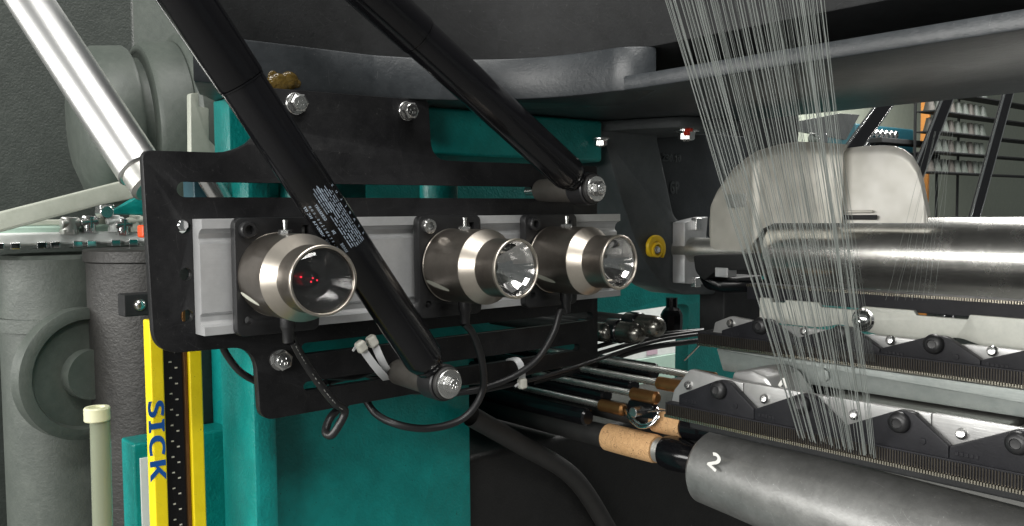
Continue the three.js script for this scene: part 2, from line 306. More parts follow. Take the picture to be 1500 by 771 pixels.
// ------------------------------------------------------------------ hex bolts
function hexBolt(name, label, p, dir, s, washer, group, lm = M.zinc) {
  const g = thing(name, label, 'bolt', p, group), d = V(dir).normalize(), at = (h) => V(p).addScaledVector(d, h).toArray();
  if (washer) part('washer', lathe([[0, 0], [washer, 0], [washer, s * 0.14], [washer - 0.4, s * 0.18], [0, s * 0.18]], p, dir), lm, g);
  const h0 = washer ? s * 0.18 : 0;
  const head = part('hex_head', [lathe([[0, 0], [s * 0.62, 0], [s * 0.6, s * 0.1], [0, s * 0.1]], at(h0), dir), ...hexPrism(s, s * 0.46, at(h0 + s * 0.08), dir, rr(0, 1)), lathe([[s * 0.44, 0], [s * 0.4, 0.35], [0, 0.45]], at(h0 + s * 0.535), dir)], lm, g);
  // forged grade marks standing proud of the head
  const u = new THREE.Vector3().crossVectors(d, V([0.2, 1, 0.1])).normalize(), w = new THREE.Vector3().crossVectors(d, u), mk = [];
  for (const [a, b, l] of [[-0.22, 0.12, 0.16], [-0.05, 0.15, 0.16], [0.14, 0.02, 0.12], [-0.1, -0.14, 0.1], [0.2, 0.2, 0.07]]) {
    const c = V(at(h0 + s * 0.535 + 0.42)).addScaledVector(u, a * s).addScaledVector(w, b * s);
    mk.push(rod(c.clone().addScaledVector(w, -l * s / 2).toArray(), c.clone().addScaledVector(w, l * s / 2).toArray(), s * 0.035, { ch: 0.1, seg: 8 }));
  }
  part('grade_mark', mk, lm, head);
  return g;
}

// ================================================================== SENSOR CARRIER
const plate = thing('mounting_plate', 'black slotted steel mounting plate bolted to the teal machine', 'mounting plate', [-85, 0, -3]);
{ const out = rounded([[-260.5, 72.6, 5], [-212, 72.8, 14], [-194, 82, 14], [-191, 112, 4], [-72, 113, 4], [-70, 73, 14], [89, 73, 3], [89, -83, 3], [-197, -86, 9], [-199, -40.5, 16], [-257.5, -39.5, 15]]);
  const hole = (pts) => out.holes.push(rounded(pts, THREE.Path));
  const slot = (x0, x1, yc, h) => { const p = new THREE.Path(); p.moveTo(x0 + h, yc - h); p.absarc(x0 + h, yc, h, -Math.PI / 2, Math.PI / 2, true); p.lineTo(x1 - h, yc + h); p.absarc(x1 - h, yc, h, Math.PI / 2, -Math.PI / 2, true); p.closePath(); out.holes.push(p); };
  slot(-243, 62, 51.6, 4.7); slot(-170, 84, -45.6, 3.9); slot(-169, 69, -69, 3.1);
  for (const y of [30.5, 4, -19.5]) { const p = new THREE.Path(); p.absarc(-239, y, 4, 0, Math.PI * 2, true); out.holes.push(p); }
  part('plate', slab(out, 0, 6, 0.35, 'z', 16), M.plate, plate);
}
single('dowel_pin', 'short chrome pin in the plate hole beside the rail', 'pin', [rod([-239.6, 31.5, -8], [-239.6, 31.5, 0.6], 3.2)], M.chrome);
hexBolt('hex_bolt', 'hex bolt in the plate top beside the glue blob', [-169.9, 103.8, 0], [0, 0, 1], 10, 6.6, 'bolts holding the plate');
hexBolt('hex_bolt', 'hex bolt in the plate top between the two gas springs', [-90.1, 104.5, 0], [0, 0, 1], 10, 6.4, 'bolts holding the plate');
hexBolt('hex_bolt', 'hex bolt in the lower left lobe of the plate', [-184.6, -50.3, 0], [0, 0, 1], 10.5, 6.0, 'bolts holding the plate');

// aluminium rail
const rail = thing('aluminium_rail', 'grey aluminium rail carrying three lens sensors', 'rail', [-67, 0, 5]);
{ const s = new THREE.Shape();   // section: x = depth from the plate, y = height
  [[0.2, -30], [13.8, -30], [14, -29.8], [14, -25.2], [9.5, -24.2], [8, -22.5], [8, -19], [10.2, -17.6], [10.2, 21], [8.4, 22.4], [8, 24], [9, 26.8], [11, 28.6], [14, 29.6], [14, 34.8], [13.8, 35], [0.2, 35]].forEach((p, i) => (i ? s.lineTo(...p) : s.moveTo(...p)));
  s.closePath();
  let g = new THREE.ExtrudeGeometry(s, { depth: 335, bevelEnabled: false }); g = toCreasedNormals(g, 0.35);
  g.applyMatrix4(new THREE.Matrix4().makeBasis(V([0, 0, 1]), V([0, 1, 0]), V([-1, 0, 0]))).translate(100.5, 0, 0);
  g.applyMatrix4(new THREE.Matrix4().makeTranslation(0, 0, 0));
  // extrusion now runs from x = 100.5 to -234.5 (depth axis is -x), section depth along +z
  part('profile', g, M.alu, rail);
}

// three lens sensors
function sensor(x, label, led, bright, yaw) {
  const g = thing('lens_sensor', label, 'sensor', [x, 2.5, 14], 'lens sensors on the rail'), y = 2.5;
  const fl = rounded([[x - 25.5, -31.5, 5], [x + 25.5, -31.5, 5], [x + 25.5, 35.4, 5], [x - 25.5, 35.4, 5]]);
  for (const [a, b] of [[-18.5, -25], [18.5, -25]]) { const p = new THREE.Path(); p.absarc(x + a, y + b, 2.3, 0, Math.PI * 2, true); fl.holes.push(p); }
  { const p = new THREE.Path(); p.moveTo(x + 15.5, 25.5); p.lineTo(x + 15.5, 30.5); p.lineTo(x + 20, 30.5); p.lineTo(x + 20, 25.5); p.closePath(); fl.holes.push(p); }
  part('flange', slab(fl, 20.4, 6.2, 0.5), M.flange, g);
  const sc = [x - 18.6, 28.6, 20.4];
  const screw = part('socket_screw', [lathe([[2.6, 3.2], [2.6, 4.2], [4.2, 4.2], [4.8, 3.4], [4.8, 0], [0, 0]], sc), lathe([[0, 0.8], [2.7, 0.8], [2.7, 3.3]], sc, [0, 0, 1], 6)], bright ? M.zinc : M.flange, g);
  part('body', lathe([[0, 20.4], [23.4, 20.4], [24, 21], [24, 56.5]], [x, y, 0], [0, 0, 1], 96), M.bronze, g);
  part('seam_ring', lathe([[24, 20.45], [24.25, 20.7], [24.25, 21.3], [24, 21.6]], [x, y, 0], [0, 0, 1], 96), M.bevel, g);
  part('bevel_ring', lathe([[24, 56.5], [24, 57.2], [18.4, 66.2]], [x, y, 0], [0, 0, 1], 96, 0.3), M.bevel, g);
  part('barrel', lathe([[18.4, 66.2], [18.2, 66.6], [18.2, 82.6]], [x, y, 0], [0, 0, 1], 96), M.bronze, g);
  const ringPart = part('lens_ring', lathe([[18.2, 82.6], [18.7, 83], [18.7, 84.6], [18.3, 85], [17.4, 85], [17.1, 84.6], [17.1, 82]], [x, y, 0], [0, 0, 1], 96), M.bevel, g);
  part('lens', lathe([[0, 80.2], [8, 79.4], [13, 78.6], [16.9, 78.2], [16.95, 83.4], [15, 84.6], [12, 85.9], [8, 87], [4, 87.6], [0, 87.8]], [x, y, 0], [0, 0, 1], 96, 0.6), M.glass, ringPart);
  part('inner_cone', lathe([[17.05, 82], [17.05, 78.2], [13.5, 74.5], [9, 71], [4, 68.6]], [x, y, 0], [0, 0, 1], led ? 40 : 22, 0.05), led ? M.cavity : M.mirror, g);
  const cav = part('cavity', lathe([[4, 68.6], [3.6, 66], [0, 65.6]], [x, y, 0], [0, 0, 1], 40, 0.8), M.cavity, g);
  if (led) for (const [a, b] of [[0.5, 0.5], [2.4, -0.6], [-0.4, -1.2], [-5, 1.2]]) part('red_diode', new THREE.SphereGeometry(0.42, 12, 8).translate(x + a, y + b, 69.6 + 0.13 * (a * a + b * b) ** 0.5), M.led, cav);
  const np = part('indicator_stud', [...hexPrism(7, 3.4, [x - 1, y + 22.6, 36], [0, 1, 0]), lathe([[3.4, 0], [3.4, 1.6], [0, 1.6]], [x - 1, y + 22.6, 36], [0, 1, 0]), rod([x - 1, y + 25.8, 36], [x - 1, y + 31.4, 36], 1.15), lathe([[1.5, 0], [1.5, 1.4], [0, 1.6]], [x - 1, y + 30, 36], [0, 1, 0], 20)], M.zinc, g);
  // oval sticker low on the side of the body: a curved patch
  { const a0 = -2.62, n = 16, pos = [], nor = [], pts = [];
    for (let i = 0; i <= n; i++) for (let j = 0; j <= n; j++) { const u = i / n * 2 - 1, v = j / n * 2 - 1, k = Math.sqrt(1 - u * u); const th = a0 + v * k * 0.085 + u * 0.13, z = 32 + u * 10.5; pts.push([Math.cos(th), Math.sin(th), z]); }
    for (let i = 0; i < n; i++) for (let j = 0; j < n; j++) for (const [p, q] of [[0, 0], [1, 1], [1, 0], [0, 0], [0, 1], [1, 1]]) { const t = pts[(i + p) * (n + 1) + j + q]; pos.push(x + t[0] * 24.12, y + t[1] * 24.12, t[2]); nor.push(t[0], t[1], 0); }
    const gg = new THREE.BufferGeometry(); gg.setAttribute('position', new THREE.Float32BufferAttribute(pos, 3)); gg.setAttribute('normal', new THREE.Float32BufferAttribute(nor, 3));
    part('oval_sticker', gg, M.oldWhite, g); }
  part('cable_gland', [lathe([[0, 0], [4.4, 0], [4.4, 6], [3.4, 8], [3.1, 15], [0, 15]], [x, y - 23, 34], [0, -1, 0], 24)], M.rubber, g);
  // each head is screwed on a little out of square
  for (const m of g.children) if (m.name !== 'flange' && m.name !== 'socket_screw') m.rotation.y = yaw;
  return g;
}
sensor(-193, 'lens sensor with red diodes, at the left end of the rail', true, false, -0.075);
sensor(-70, 'middle lens sensor of the rail with a bright flange screw', false, true, 0.04);
sensor(21, 'lens sensor at the rail end beside the cast arm', false, false, 0.05);

// ------------------------------------------------------------------ gas springs
const printTex = (() => {
  const c = document.createElement('canvas'); c.width = 1024; c.height = 512; const k = c.getContext('2d');
  k.fillStyle = '#0e0e0f'; k.fillRect(0, 0, 1024, 512); k.fillStyle = '#8793a0'; k.textBaseline = 'middle';
  // rows read along the tube (canvas x), first row nearest the upper edge
  k.font = 'bold 52px sans-serif'; 'STABILUS'.split('').forEach((ch, i) => k.fillText(ch, 40 + i * 92, 34));
  k.font = 'bold 26px sans-serif';
  let s = 77; const r = () => { s = (s * 1664525 + 1013904223) >>> 0; return s / 4294967296; };
  for (let row = 0; row < 8; row++) { let x = row < 2 ? 0 : row > 5 ? 20 : 0; const end = row < 2 ? 640 : row > 5 ? 380 : 730;
    while (x < end) { const w = 22 + r() * 90; k.globalAlpha = 0.72 + r() * 0.28; k.fillRect(x, 84 + row * 25, w, 11); x += w + 7 + r() * 14; } }
  for (let row = 5; row < 9; row++) { let x = 470 + r() * 20; while (x < 760) { const w = 22 + r() * 70; k.globalAlpha = 0.72 + r() * 0.28; k.fillRect(x, 84 + row * 24, w, 11); x += w + 9; } }
  k.globalAlpha = 1; k.font = 'bold 44px sans-serif'; k.fillText('MADE', 0, 330); k.fillText('IN', 250, 330); k.fillText('GERMANY', 430, 330);
  k.font = 'bold 44px monospace'; 'www.stabilus.com'.split('').forEach((ch, i) => k.fillText(ch, i * 42, 392));
  k.font = 'bold 58px sans-serif'; k.fillText('3837WW  1050/14  HC 07', 0, 462);
  const t = new THREE.CanvasTexture(c); t.colorSpace = THREE.SRGBColorSpace; return t;
})();
M.print = mat(printTex, 0.22, 0, { specularIntensity: 0.75 });
function spring(label, A, B, print, zEye, ring) {   // A upper (out of frame), B eye centre
  const g = thing('gas_spring', label, 'gas spring', B, 'gas springs in front of the plate'), d = V(A).sub(V(B)).normalize(), L = V(A).distanceTo(V(B)), at = (h) => V(B).addScaledVector(d, h).toArray();
  part('tube', lathe([[0, 13], [8.4, 13], [10.6, 15.5], [11.8, 18.5], [12.2, 21], [12.2, ring + 0], [11.6, ring + 1]], B, d.toArray(), 64), M.blackGloss, g);
  part('end_collar', lathe([[8.8, 11], [9.4, 13], [8.6, 15]], B, d.toArray(), 48), M.blackGloss, g);
  part('upper_sleeve', lathe([[11.6, ring + 0.4], [12.8, ring + 1], [13.1, ring + 2], [13.1, L + 170], [0, L + 170]], B, d.toArray(), 64), M.blackGloss, g);
  part('sleeve_ring', lathe([[12.2, ring - 0.6], [12.6, ring - 0.4], [12.6, ring + 0.5], [12.2, ring + 0.7]], B, d.toArray(), 64), M.blackGloss, g);
  part('neck', rod(at(5), at(14), 7), M.blackGloss, g);
  part('eye', lathe([[6, -9], [10.5, -9], [11.5, -7.5], [11.5, 6], [10.8, 7], [6, 7]], B, [0, 0, 1], 48), M.rubber, g);
  part('eye_bush', lathe([[0, 7], [9.6, 7], [10.2, 7.8], [10.2, 9.6], [9.6, 10.4], [0, 10.4]], B, [0, 0, 1], 48), M.rubberDull, g);
  part('standoff', [lathe([[0, -zEye + 2], [7.6, -zEye + 2], [8.4, -zEye + 4], [9.6, -11], [9, -9], [0, -9]], B, [0, 0, 1], 48)], M.standoff, g);
  part('stud', [lathe([[0, -zEye - 12], [3.4, -zEye - 12], [3.4, -zEye + 3], [0, -zEye + 3]], B, [0, 0, 1], 32)], M.zinc, g);
  if (print) {
    const n = 24, pos = [], nor = [], uv = [], h0 = print[0], h1 = print[1];
    // tangent frame on the tube: f faces the viewer side, s across
    const f = V(print[2]); f.addScaledVector(d, -f.dot(d)).normalize(); const s = new THREE.Vector3().crossVectors(f, d);
    const P = (i, j) => { const th = (j / n - 0.5) * 2.2, h = h0 + (h1 - h0) * i / n; const nn = f.clone().multiplyScalar(Math.cos(th)).addScaledVector(s, Math.sin(th)); return [V(B).addScaledVector(d, h).addScaledVector(nn, 12.26), nn, i / n, j / n]; };
    for (let i = 0; i < n; i++) for (let j = 0; j < n; j++) for (const [p, q] of [[0, 0], [1, 1], [1, 0], [0, 0], [0, 1], [1, 1]]) { const t = P(i + p, j + q); pos.push(...t[0].toArray()); nor.push(...t[1].toArray()); uv.push(1 - t[2], 1 - t[3]); }
    const gg = new THREE.BufferGeometry(); gg.setAttribute('position', new THREE.Float32BufferAttribute(pos, 3)); gg.setAttribute('normal', new THREE.Float32BufferAttribute(nor, 3)); gg.setAttribute('uv', new THREE.Float32BufferAttribute(uv, 2));
    part('printed_text', gg, M.print, g, { uv: true });
  }
  return g;
}
{ const B = qz(643, 559, 50), A = qz(338, 97, 50), B2 = qz(857, 277, 50), A2 = qz(655, 92, 50);
  spring('black gas spring with printed text crossing the left sensor', A, B, [V(qz(484, 306, 60)).distanceTo(V(B)) + 26, V(qz(484, 306, 60)).distanceTo(V(B)) - 26, [-0.43, 0.02, 0.92]], 50, V(A).distanceTo(V(B)) - 10);
  spring('black gas spring without visible print above the middle sensor', A2, B2, null, 50, V(A2).distanceTo(V(B2)) + 25);
  hexBolt('hex_bolt', 'large washered hex bolt through the eye of the printed gas spring', [B[0], B[1], B[2] + 10.4], [0, 0, 1], 8.8, 9, 'bolts through the gas spring eyes');
  hexBolt('hex_bolt', 'large washered hex bolt through the eye of the plain gas spring', [B2[0], B2[1], B2[2] + 10.4], [0, 0, 1], 8.8, 9, 'bolts through the gas spring eyes');
}

// ------------------------------------------------------------------ cables and ties
function cable(label, pts, r, m = M.rubber, n = 90) { return single('cable', label, 'cable', wire(pts, r, n, 12), m); }
const K = (l) => l.map(([x, y, z]) => qz(x, y, z));
const looped = cable('cable hanging from the left sensor into a tight loop', [[-193, -35.5, 34], ...K([[424, 490, 30], [440, 520, 22], [466, 560, 18], [490, 590, 18], [505, 603, 14]]), ...K([[497, 622, 12], [485, 638, 8], [477, 634, 2], [484, 612, -4], [508, 590, -9]])], 2.6);
{ const path = new THREE.CatmullRomCurve3([[-193, -35.5, 34], ...K([[424, 490, 30], [440, 520, 22], [466, 560, 18], [490, 590, 18], [505, 603, 14]])].map(V)), mk = [];
  let s = 0.2; while (s < 0.9) { const q = path.getPoint(s), tg = path.getTangent(s), to = eye.clone().sub(q).normalize(), l = rr(0.8, 2.4);
    const w = to.addScaledVector(tg, -to.dot(tg)).normalize(); q.addScaledVector(w, 2.5);
    mk.push(new THREE.BoxGeometry(rr(0.3, 0.6), l * 0.8, 0.3).applyMatrix4(new THREE.Matrix4().makeBasis(new THREE.Vector3().crossVectors(tg, w).normalize(), tg, w)).translate(q.x, q.y, q.z)); s += rnd() < 0.25 ? rr(0.07, 0.1) : rr(0.02, 0.04); }
  part('printed_marks', mk, mat([0.3, 0.3, 0.28], 0.6), looped); }
cable('cable hanging from the middle sensor in a wide bow', [[-70, -35.5, 34], ...K([[690, 485, 34], [706, 530, 32], [706, 575, 28], [680, 612, 24], [625, 628, 18], [575, 620, 8], [548, 604, -6], [535, 585, -12]])], 2.5);
cable('cable from the sensor beside the arm to the nylon tie', [[21, -35.5, 34], ...K([[822, 455, 34], [812, 485, 32], [788, 525, 24], [755, 550, 16], [715, 566, 8], [675, 575, -2], [640, 580, -12]])], 2.4);
cable('lowest black cable of the bundle running to the needle bars', K([[600, 575, -12], [690, 575, 4], [765, 560, 6], [830, 542, 6], [900, 519, 8], [960, 500, 14], [1030, 489, 22]]), 1.6);
cable('middle black cable of the bundle running to the needle bars', K([[600, 560, -24], [700, 560, -16], [800, 540, -14], [880, 517, -8], [950, 497, 0], [1030, 485, 10]]), 1.8);
cable('upper black cable of the bundle running to the needle bars', K([[600, 545, -34], [750, 540, -26], [860, 512, -20], [930, 494, -14], [1030, 484, -4]]), 2.0);
cable('thick black cable below the bundle beside the white panel', K([[780, 560, -40], [870, 535, -34], [940, 512, -26], [1040, 497, -12]]), 2.6);
cable('cable behind the plate beside the light barrier', K([[322, 500, -10], [332, 520, -14], [352, 545, -14], [378, 560, -14], [410, 570, -14]]), 2.2);
for (const [i, pts] of [[[478, 552], [520, 552], [560, 540], [610, 548]], [[482, 560], [530, 548], [575, 546], [640, 556]], [[470, 565], [510, 540], [548, 552], [600, 545]]].entries())
  cable(['topmost', 'middle', 'lowest'][i] + ' tangled cable seen through the lower slot of the plate', pts.map(([x, y]) => qz(x, y, -14 - i * 4.6)), 2.2, M.rubber, 50);

function ribbon(pts, w, t) {   // flat strap: pts with across vectors
  const pos = [], P = []; const c = new THREE.CatmullRomCurve3(pts.map(V)), n = 40;
  const across = new THREE.Vector3(w[0], w[1], w[2]);
  for (let i = 0; i <= n; i++) { const p = c.getPoint(i / n), tg = c.getTangent(i / n), a = across.clone().addScaledVector(tg, -across.dot(tg)).setLength(across.length()), nn = new THREE.Vector3().crossVectors(tg, a).setLength(t / 2);
    P.push([p.clone().add(a).add(nn), p.clone().sub(a).add(nn), p.clone().sub(a).sub(nn), p.clone().add(a).sub(nn)]); }
  for (let i = 0; i < n; i++) for (let k = 0; k < 4; k++) { const a = P[i][k], b = P[i][(k + 1) % 4], d = P[i + 1][k], e = P[i + 1][(k + 1) % 4]; for (const q of [a, b, e, a, e, d]) pos.push(q.x, q.y, q.z); }
  for (const [e, o] of [[0, [0, 2, 1, 0, 3, 2]], [n, [0, 1, 2, 0, 2, 3]]]) for (const q of o) pos.push(P[e][q].x, P[e][q].y, P[e][q].z);
  const g = new THREE.BufferGeometry(); g.setAttribute('position', new THREE.Float32BufferAttribute(pos, 3)); g.computeVertexNormals(); return toCreasedNormals(g, 0.7);
}
function tie(label, head, pts, tilt) {
  const g = thing('cable_tie', label, 'cable tie', head, 'white nylon cable ties');
  part('strap', ribbon(pts, [2.2, 0.5, 0.8], 1.1), M.nylon, g);
  const h = new RoundedBoxGeometry(6.4, 8, 6, 3, 2).rotateZ(tilt).translate(...head);
  part('head', h, M.nylonOld, g);
  part('cut_tail', new RoundedBoxGeometry(5, 1.6, 1.2, 1, 0.4).rotateZ(tilt + 0.4).translate(head[0] - 4, head[1] - 0.5, head[2] - 1), M.nylon, g);
  return g;
}
tie('white cable tie with the rounder head, first of two crossing below the left sensor', qz(529, 508, 8), [qz(531, 512, 7), qz(544, 530, 8), qz(556, 545, 7), qz(566, 556, 0), qz(566, 560, -12)], 0.5);
tie('white cable tie beside the gas spring, second of two crossing below the left sensor', qz(545, 500, 7), [qz(548, 504, 6), qz(556, 522, 8), qz(564, 538, 6), qz(570, 546, 0), qz(570, 546, -12)], 0.5);
tie('white cable tie hanging below the slotted plate around the bundle', qz(765, 562, 14), [qz(765, 560, 13), qz(764, 540, 15), qz(758, 528, 13), qz(748, 526, 4), qz(745, 530, -12)], 0.05);

// ================================================================== LEFT BACKGROUND
// yellow light barrier standing behind the plate
const LBZ = -55;
const lb = thing('light_barrier', 'yellow light barrier column with blue lettering behind the plate', 'light barrier', [qz(255, 674, LBZ)[0], -300, LBZ]);
{ const X = (x) => qz(x, 600, LBZ)[0], a = qz(213, 600, LBZ - 12)[0], b = X(242), c = X(279), d = X(298);
  part('housing', [box(a, b, -420, qz(222, 470, LBZ)[1], LBZ - 12, LBZ, 1), box(c, d, -420, -30, LBZ - 12, LBZ, 1)], M.yellow, lb);
  const win = part('window', box(b + 0.2, c - 0.2, -420, -20, LBZ - 12, LBZ - 5, 0.3), M.window, lb);
  part('trim_strip', [box(c - 2.4, c - 0.6, -420, -21, LBZ - 20, LBZ - 2.5, 0.2)], M.ferrule, lb);
  for (let i = 0; i < 26; i++) for (const xx of [b + 4.5, c - 7.5]) part('window_mark', box(xx, xx + 1.7, -44 - i * 10 - (xx > b + 6 ? 4 : 0) - 0.5, -44 - i * 10 - (xx > b + 6 ? 4 : 0) + 0.4, LBZ - 5, LBZ - 4.7, 0), M.oldWhite, win);
  const t = new TextGeometry('SICK', { font: M.font, size: 9.6, depth: 0.3, curveSegments: 6 }).scale(1.75, 1, 1).rotateZ(-Math.PI / 2);
  const q = qz(219, 586, LBZ); t.translate(q[0] - 1.2, q[1], LBZ + 0.02);
  part('lettering', t, M.ink, lb);
}
// thick chrome rod
{ const b = qz(207, 252, -60), a = qz(115, 111, -112), e = V(a).sub(V(b)).setLength(240).add(V(b)).toArray();
  const g = thing('chrome_rod', 'thick polished chrome rod leaning behind the plate corner', 'rod', b);
  part('shaft', rod(b, e, 14, { ch: 1 }), mat([0.8, 0.8, 0.79], 0.34, 1), g);
  part('end_fitting', lathe([[0, -14], [10, -14], [12, -12], [12, 0.5], [0, 0.5]], b, V(e).sub(V(b)).toArray()), M.zincDull, g); }
// stepped round housing of a drive
{ const Z = -330, c = qz(330, 182, Z), e = qz(120, 190, Z), d = [e[0] - c[0], -8, -12];
  const g = thing('drive_housing', 'grey green round stepped drive housing behind the chrome rod', 'drive', c);
  part('drum', lathe([[0, -70], [80, -70], [83, -66], [83, 6], [80, 9], [78, 9.5]], c, d, 96, 0.7), M.castGreen, g);
  part('groove', lathe([[78, 9.4], [75, 10], [73, 13], [75, 16.4], [76, 16.6]], c, d, 96, 0.7), M.castGreen, g);
  part('step', lathe([[76, 16.5], [81, 17], [83, 19], [82, 42], [79, 45], [74, 46]], c, d, 96, 0.7), M.castGreen, g);
  part('step', lathe([[74, 45.8], [75, 47], [74, 72], [71, 76], [64, 77]], c, d, 96, 0.7), M.castGreen, g);
  part('groove', lathe([[64, 76.8], [60, 78], [59, 83], [61, 87]], c, d, 96, 0.7), M.castGreen, g);
  part('end_cover', lathe([[61, 86.6], [68, 87], [70, 90], [69, 114], [62, 124], [40, 132], [0, 134]], c, d, 96, 0.9), M.castGreen, g); }
// pale bracket strip between housing and beam
single('guide_strip', 'pale grey notched strip standing between housing and beam', 'strip', slab(rounded([[...qz(279, 136, -140).slice(0, 2), 2], [...qz(291, 136, -140).slice(0, 2), 2], [...qz(291, 156, -140).slice(0, 2), 1], [...qz(306, 158, -140).slice(0, 2), 2], [...qz(306, 205, -140).slice(0, 2), 1], [...qz(316, 215, -140).slice(0, 2), 2], [...qz(318, 250, -140).slice(0, 2)], [...qz(280, 250, -140).slice(0, 2)]]), -140, 8, 0.6), M.pale);
// pale tray edge and clip row
{ const g = thing('clip_tray', 'pale tray with chrome clips above the dark drum', 'tray', qz(150, 330, -240));
  const A = qz(-160, 318, -240), B = qz(240, 312, -240);
  part('tray', box(A[0], B[0] + 40, A[1] - 22, A[1] - 8, -330, -240, 1.5), M.paleGreen, g);
  part('edge_strip', box(A[0], B[0] + 40, A[1] - 7.5, A[1] - 3, -262, -244, 1), M.pale, g);
  part('bright_strip', box(A[0], B[0] + 20, qz(150, 357, -236)[1], qz(150, 339, -236)[1], -300, -236, 2), M.white, g);
  for (let i = 0; i < 15; i++) { const x = A[0] + 8 + i * 13 + rr(-3, 3); part('clip', [box(x, x + 7, qz(150, 362, -234)[1], qz(150, 352, -234)[1], -246, -233.5, 0.8)], M.chrome, g); }
  part('roller_clip', [rod([qz(143, 0, -235)[0], qz(143, 311, -235)[1], -246], [qz(143, 0, -235)[0], qz(143, 311, -235)[1], -230], 5), box(qz(134, 0, -235)[0], qz(155, 0, -235)[0], qz(143, 308, -235)[1], qz(143, 300, -235)[1], -246, -232, 1)], M.zinc, g);
}
for (const [i, [x, y, r, m, lab]] of [[128, 322, 5, 'zinc', 'bright round fitting at the outer end of the clip tray'], [166, 321, 4, 'white', 'white plastic nozzle standing on the clip tray'], [178, 326, 5, 'zinc', 'short chrome fitting beside the teal cover'], [196, 321, 4.5, 'pale', 'pale grey fitting next to the red connector'], [100, 324, 6, 'zincDull', 'dull fitting far out on the clip tray']].entries()) {
  const c = qz(x, y, -236); single('tray_fitting', lab, 'fitting', [rod([c[0], c[1] - 9, c[2]], [c[0] + 1, c[1] + 3, c[2]], r), rod([c[0] - 6, c[1] - 2, c[2] + 2], [c[0] + 7, c[1] - 1, c[2] + 1], r * 0.7), ...hexPrism(r * 1.9, 4, [c[0], c[1] - 10, c[2]], [0, 1, 0], 0.3)], M[m], null, 'fittings on the clip tray'); }
single('connector', 'orange red plastic connector beside the plate edge', 'connector', box(qz(197, 0, -150)[0], qz(212, 0, -150)[0], qz(200, 349, -150)[1], qz(200, 330, -150)[1], -162, -150, 1.5), M.orange);
single('guard_strip', 'beige flat guard strip sloping under the round housings', 'strip', slab(rounded([[...qz(-220, 367, -200).slice(0, 2), 1], [...qz(185, 264, -200).slice(0, 2), 3], [...qz(203, 280, -200).slice(0, 2), 2], [...qz(196, 291, -200).slice(0, 2), 2], [...qz(150, 300, -200).slice(0, 2), 2], [...qz(-220, 400, -200).slice(0, 2), 1]]), -200, 14, 1), M.pale);
single('teal_cover', 'small teal cover tip between guard strip and clip tray', 'cover', slab(rounded([[...qz(158, 314, -238).slice(0, 2), 1], [...qz(198, 290, -238).slice(0, 2), 2], [...qz(240, 288, -238).slice(0, 2), 2], [...qz(240, 316, -238).slice(0, 2), 2]]), -238, 10, 1), M.teal);
// dark rough drum column
{ const a = qz(235, 362, -190), r = 52, g = thing('cast_drum', 'dark rough cast iron drum column beside the light barrier', 'drum', [a[0], -420, -190]);
  part('shell', lathe([[0, 0], [r, 0], [r, 420 + a[1] - 10], [r + 0.01, 420 + a[1] - 10]], [a[0], -420, -190], [0, 1, 0], 72), M.drum, g);
  part('rim', lathe([[0, 0], [r + 1.5, 0], [r + 2, 0.6], [r + 2, 8], [r + 1, 9], [0, 9]], [a[0], a[1] - 9.5, -190], [0, 1, 0], 72), M.drum, g); }
{ const a = qz(92, 366, -265), g = thing('grey_column', 'grey green smooth column standing outside the dark drum', 'column', [a[0], -420, -265]);
  part('shell', lathe([[0, 0], [46, 0], [46, 420 + a[1] - 6], [44, 420 + a[1] - 3], [0, 420 + a[1] - 3]], [a[0], -420, -265], [0, 1, 0], 72), M.castGreen, g);
  part('flange_ring', lathe([[46, 0], [50, 0], [50, 10], [46, 10]], [a[0], a[1] - 60, -265], [0, 1, 0], 72), M.castGreen, g); }
{ const c = qz(112, 545, -205), g = thing('flange_disc', 'grey green round flange beside the dark drum', 'flange', c);
  part('disc', lathe([[0, 0], [46, 0], [48, 2], [48, 14], [44, 16], [40, 16], [38, 12], [0, 12]], c, [0.25, 0, 1], 64), M.castGreen, g);
  part('hub', lathe([[0, 0], [16, 0], [18, 2], [18, 22], [0, 22]], c, [0.25, 0, 1], 48), M.castGreen, g); }
{ const c = qz(202, 447, -118), g = thing('clamp_block', 'small black clamp block with a silver screw beside the plate', 'clamp', c);
  part('block', box(c[0] - 9, c[0] + 14, c[1] - 7.5, c[1] + 7.5, c[2] - 14, c[2], 1), M.castDark, g);
  part('screw', [new THREE.SphereGeometry(3.4, 20, 12).scale(1, 1, 0.6).translate(c[0] + 1, c[1], c[2] + 0.5), lathe([[0, 0], [4, 0], [4, 0.8], [0, 0.8]], [c[0] + 1, c[1], c[2]])], M.zinc, g); }
{ const c = qz(142, 612, -110), g = thing('hose', 'clear yellowish hose end with a pale cap', 'hose', [c[0], -260, -110]);
  part('tube', lathe([[5, 0], [6.2, 0], [6.2, 260 + c[1]], [5, 260 + c[1]]], [c[0], -260, -110], [0.01, 1, 0], 32), M.clear, g);
  part('cap', lathe([[0, -2], [7.6, -2], [8, -1.4], [8, 6], [7.4, 7], [5, 7], [4.6, 5], [0, 5]], [c[0], c[1], -110], [0, 1, 0], 32), mat([0.62, 0.62, 0.42], 0.45), g); }
{ const p = qz(186, 655, -122), q = qz(320, 632, -122), g = thing('teal_box', 'low teal painted box behind the light barrier', 'box', [p[0] + 40, -420, -150]);
  part('cover', box(p[0], q[0] + 14, -420, p[1] + 4, -136, -110, 2), M.teal, g);
  part('side_plate', box(p[0] + 4, p[0] + 26, -420, p[1] - 6, -112, -109, 0.5), M.white, g); }
structure('hall_wall', [box(-1500, 4500, -900, 1200, -1320, -1300, 0)], M.castGreen);
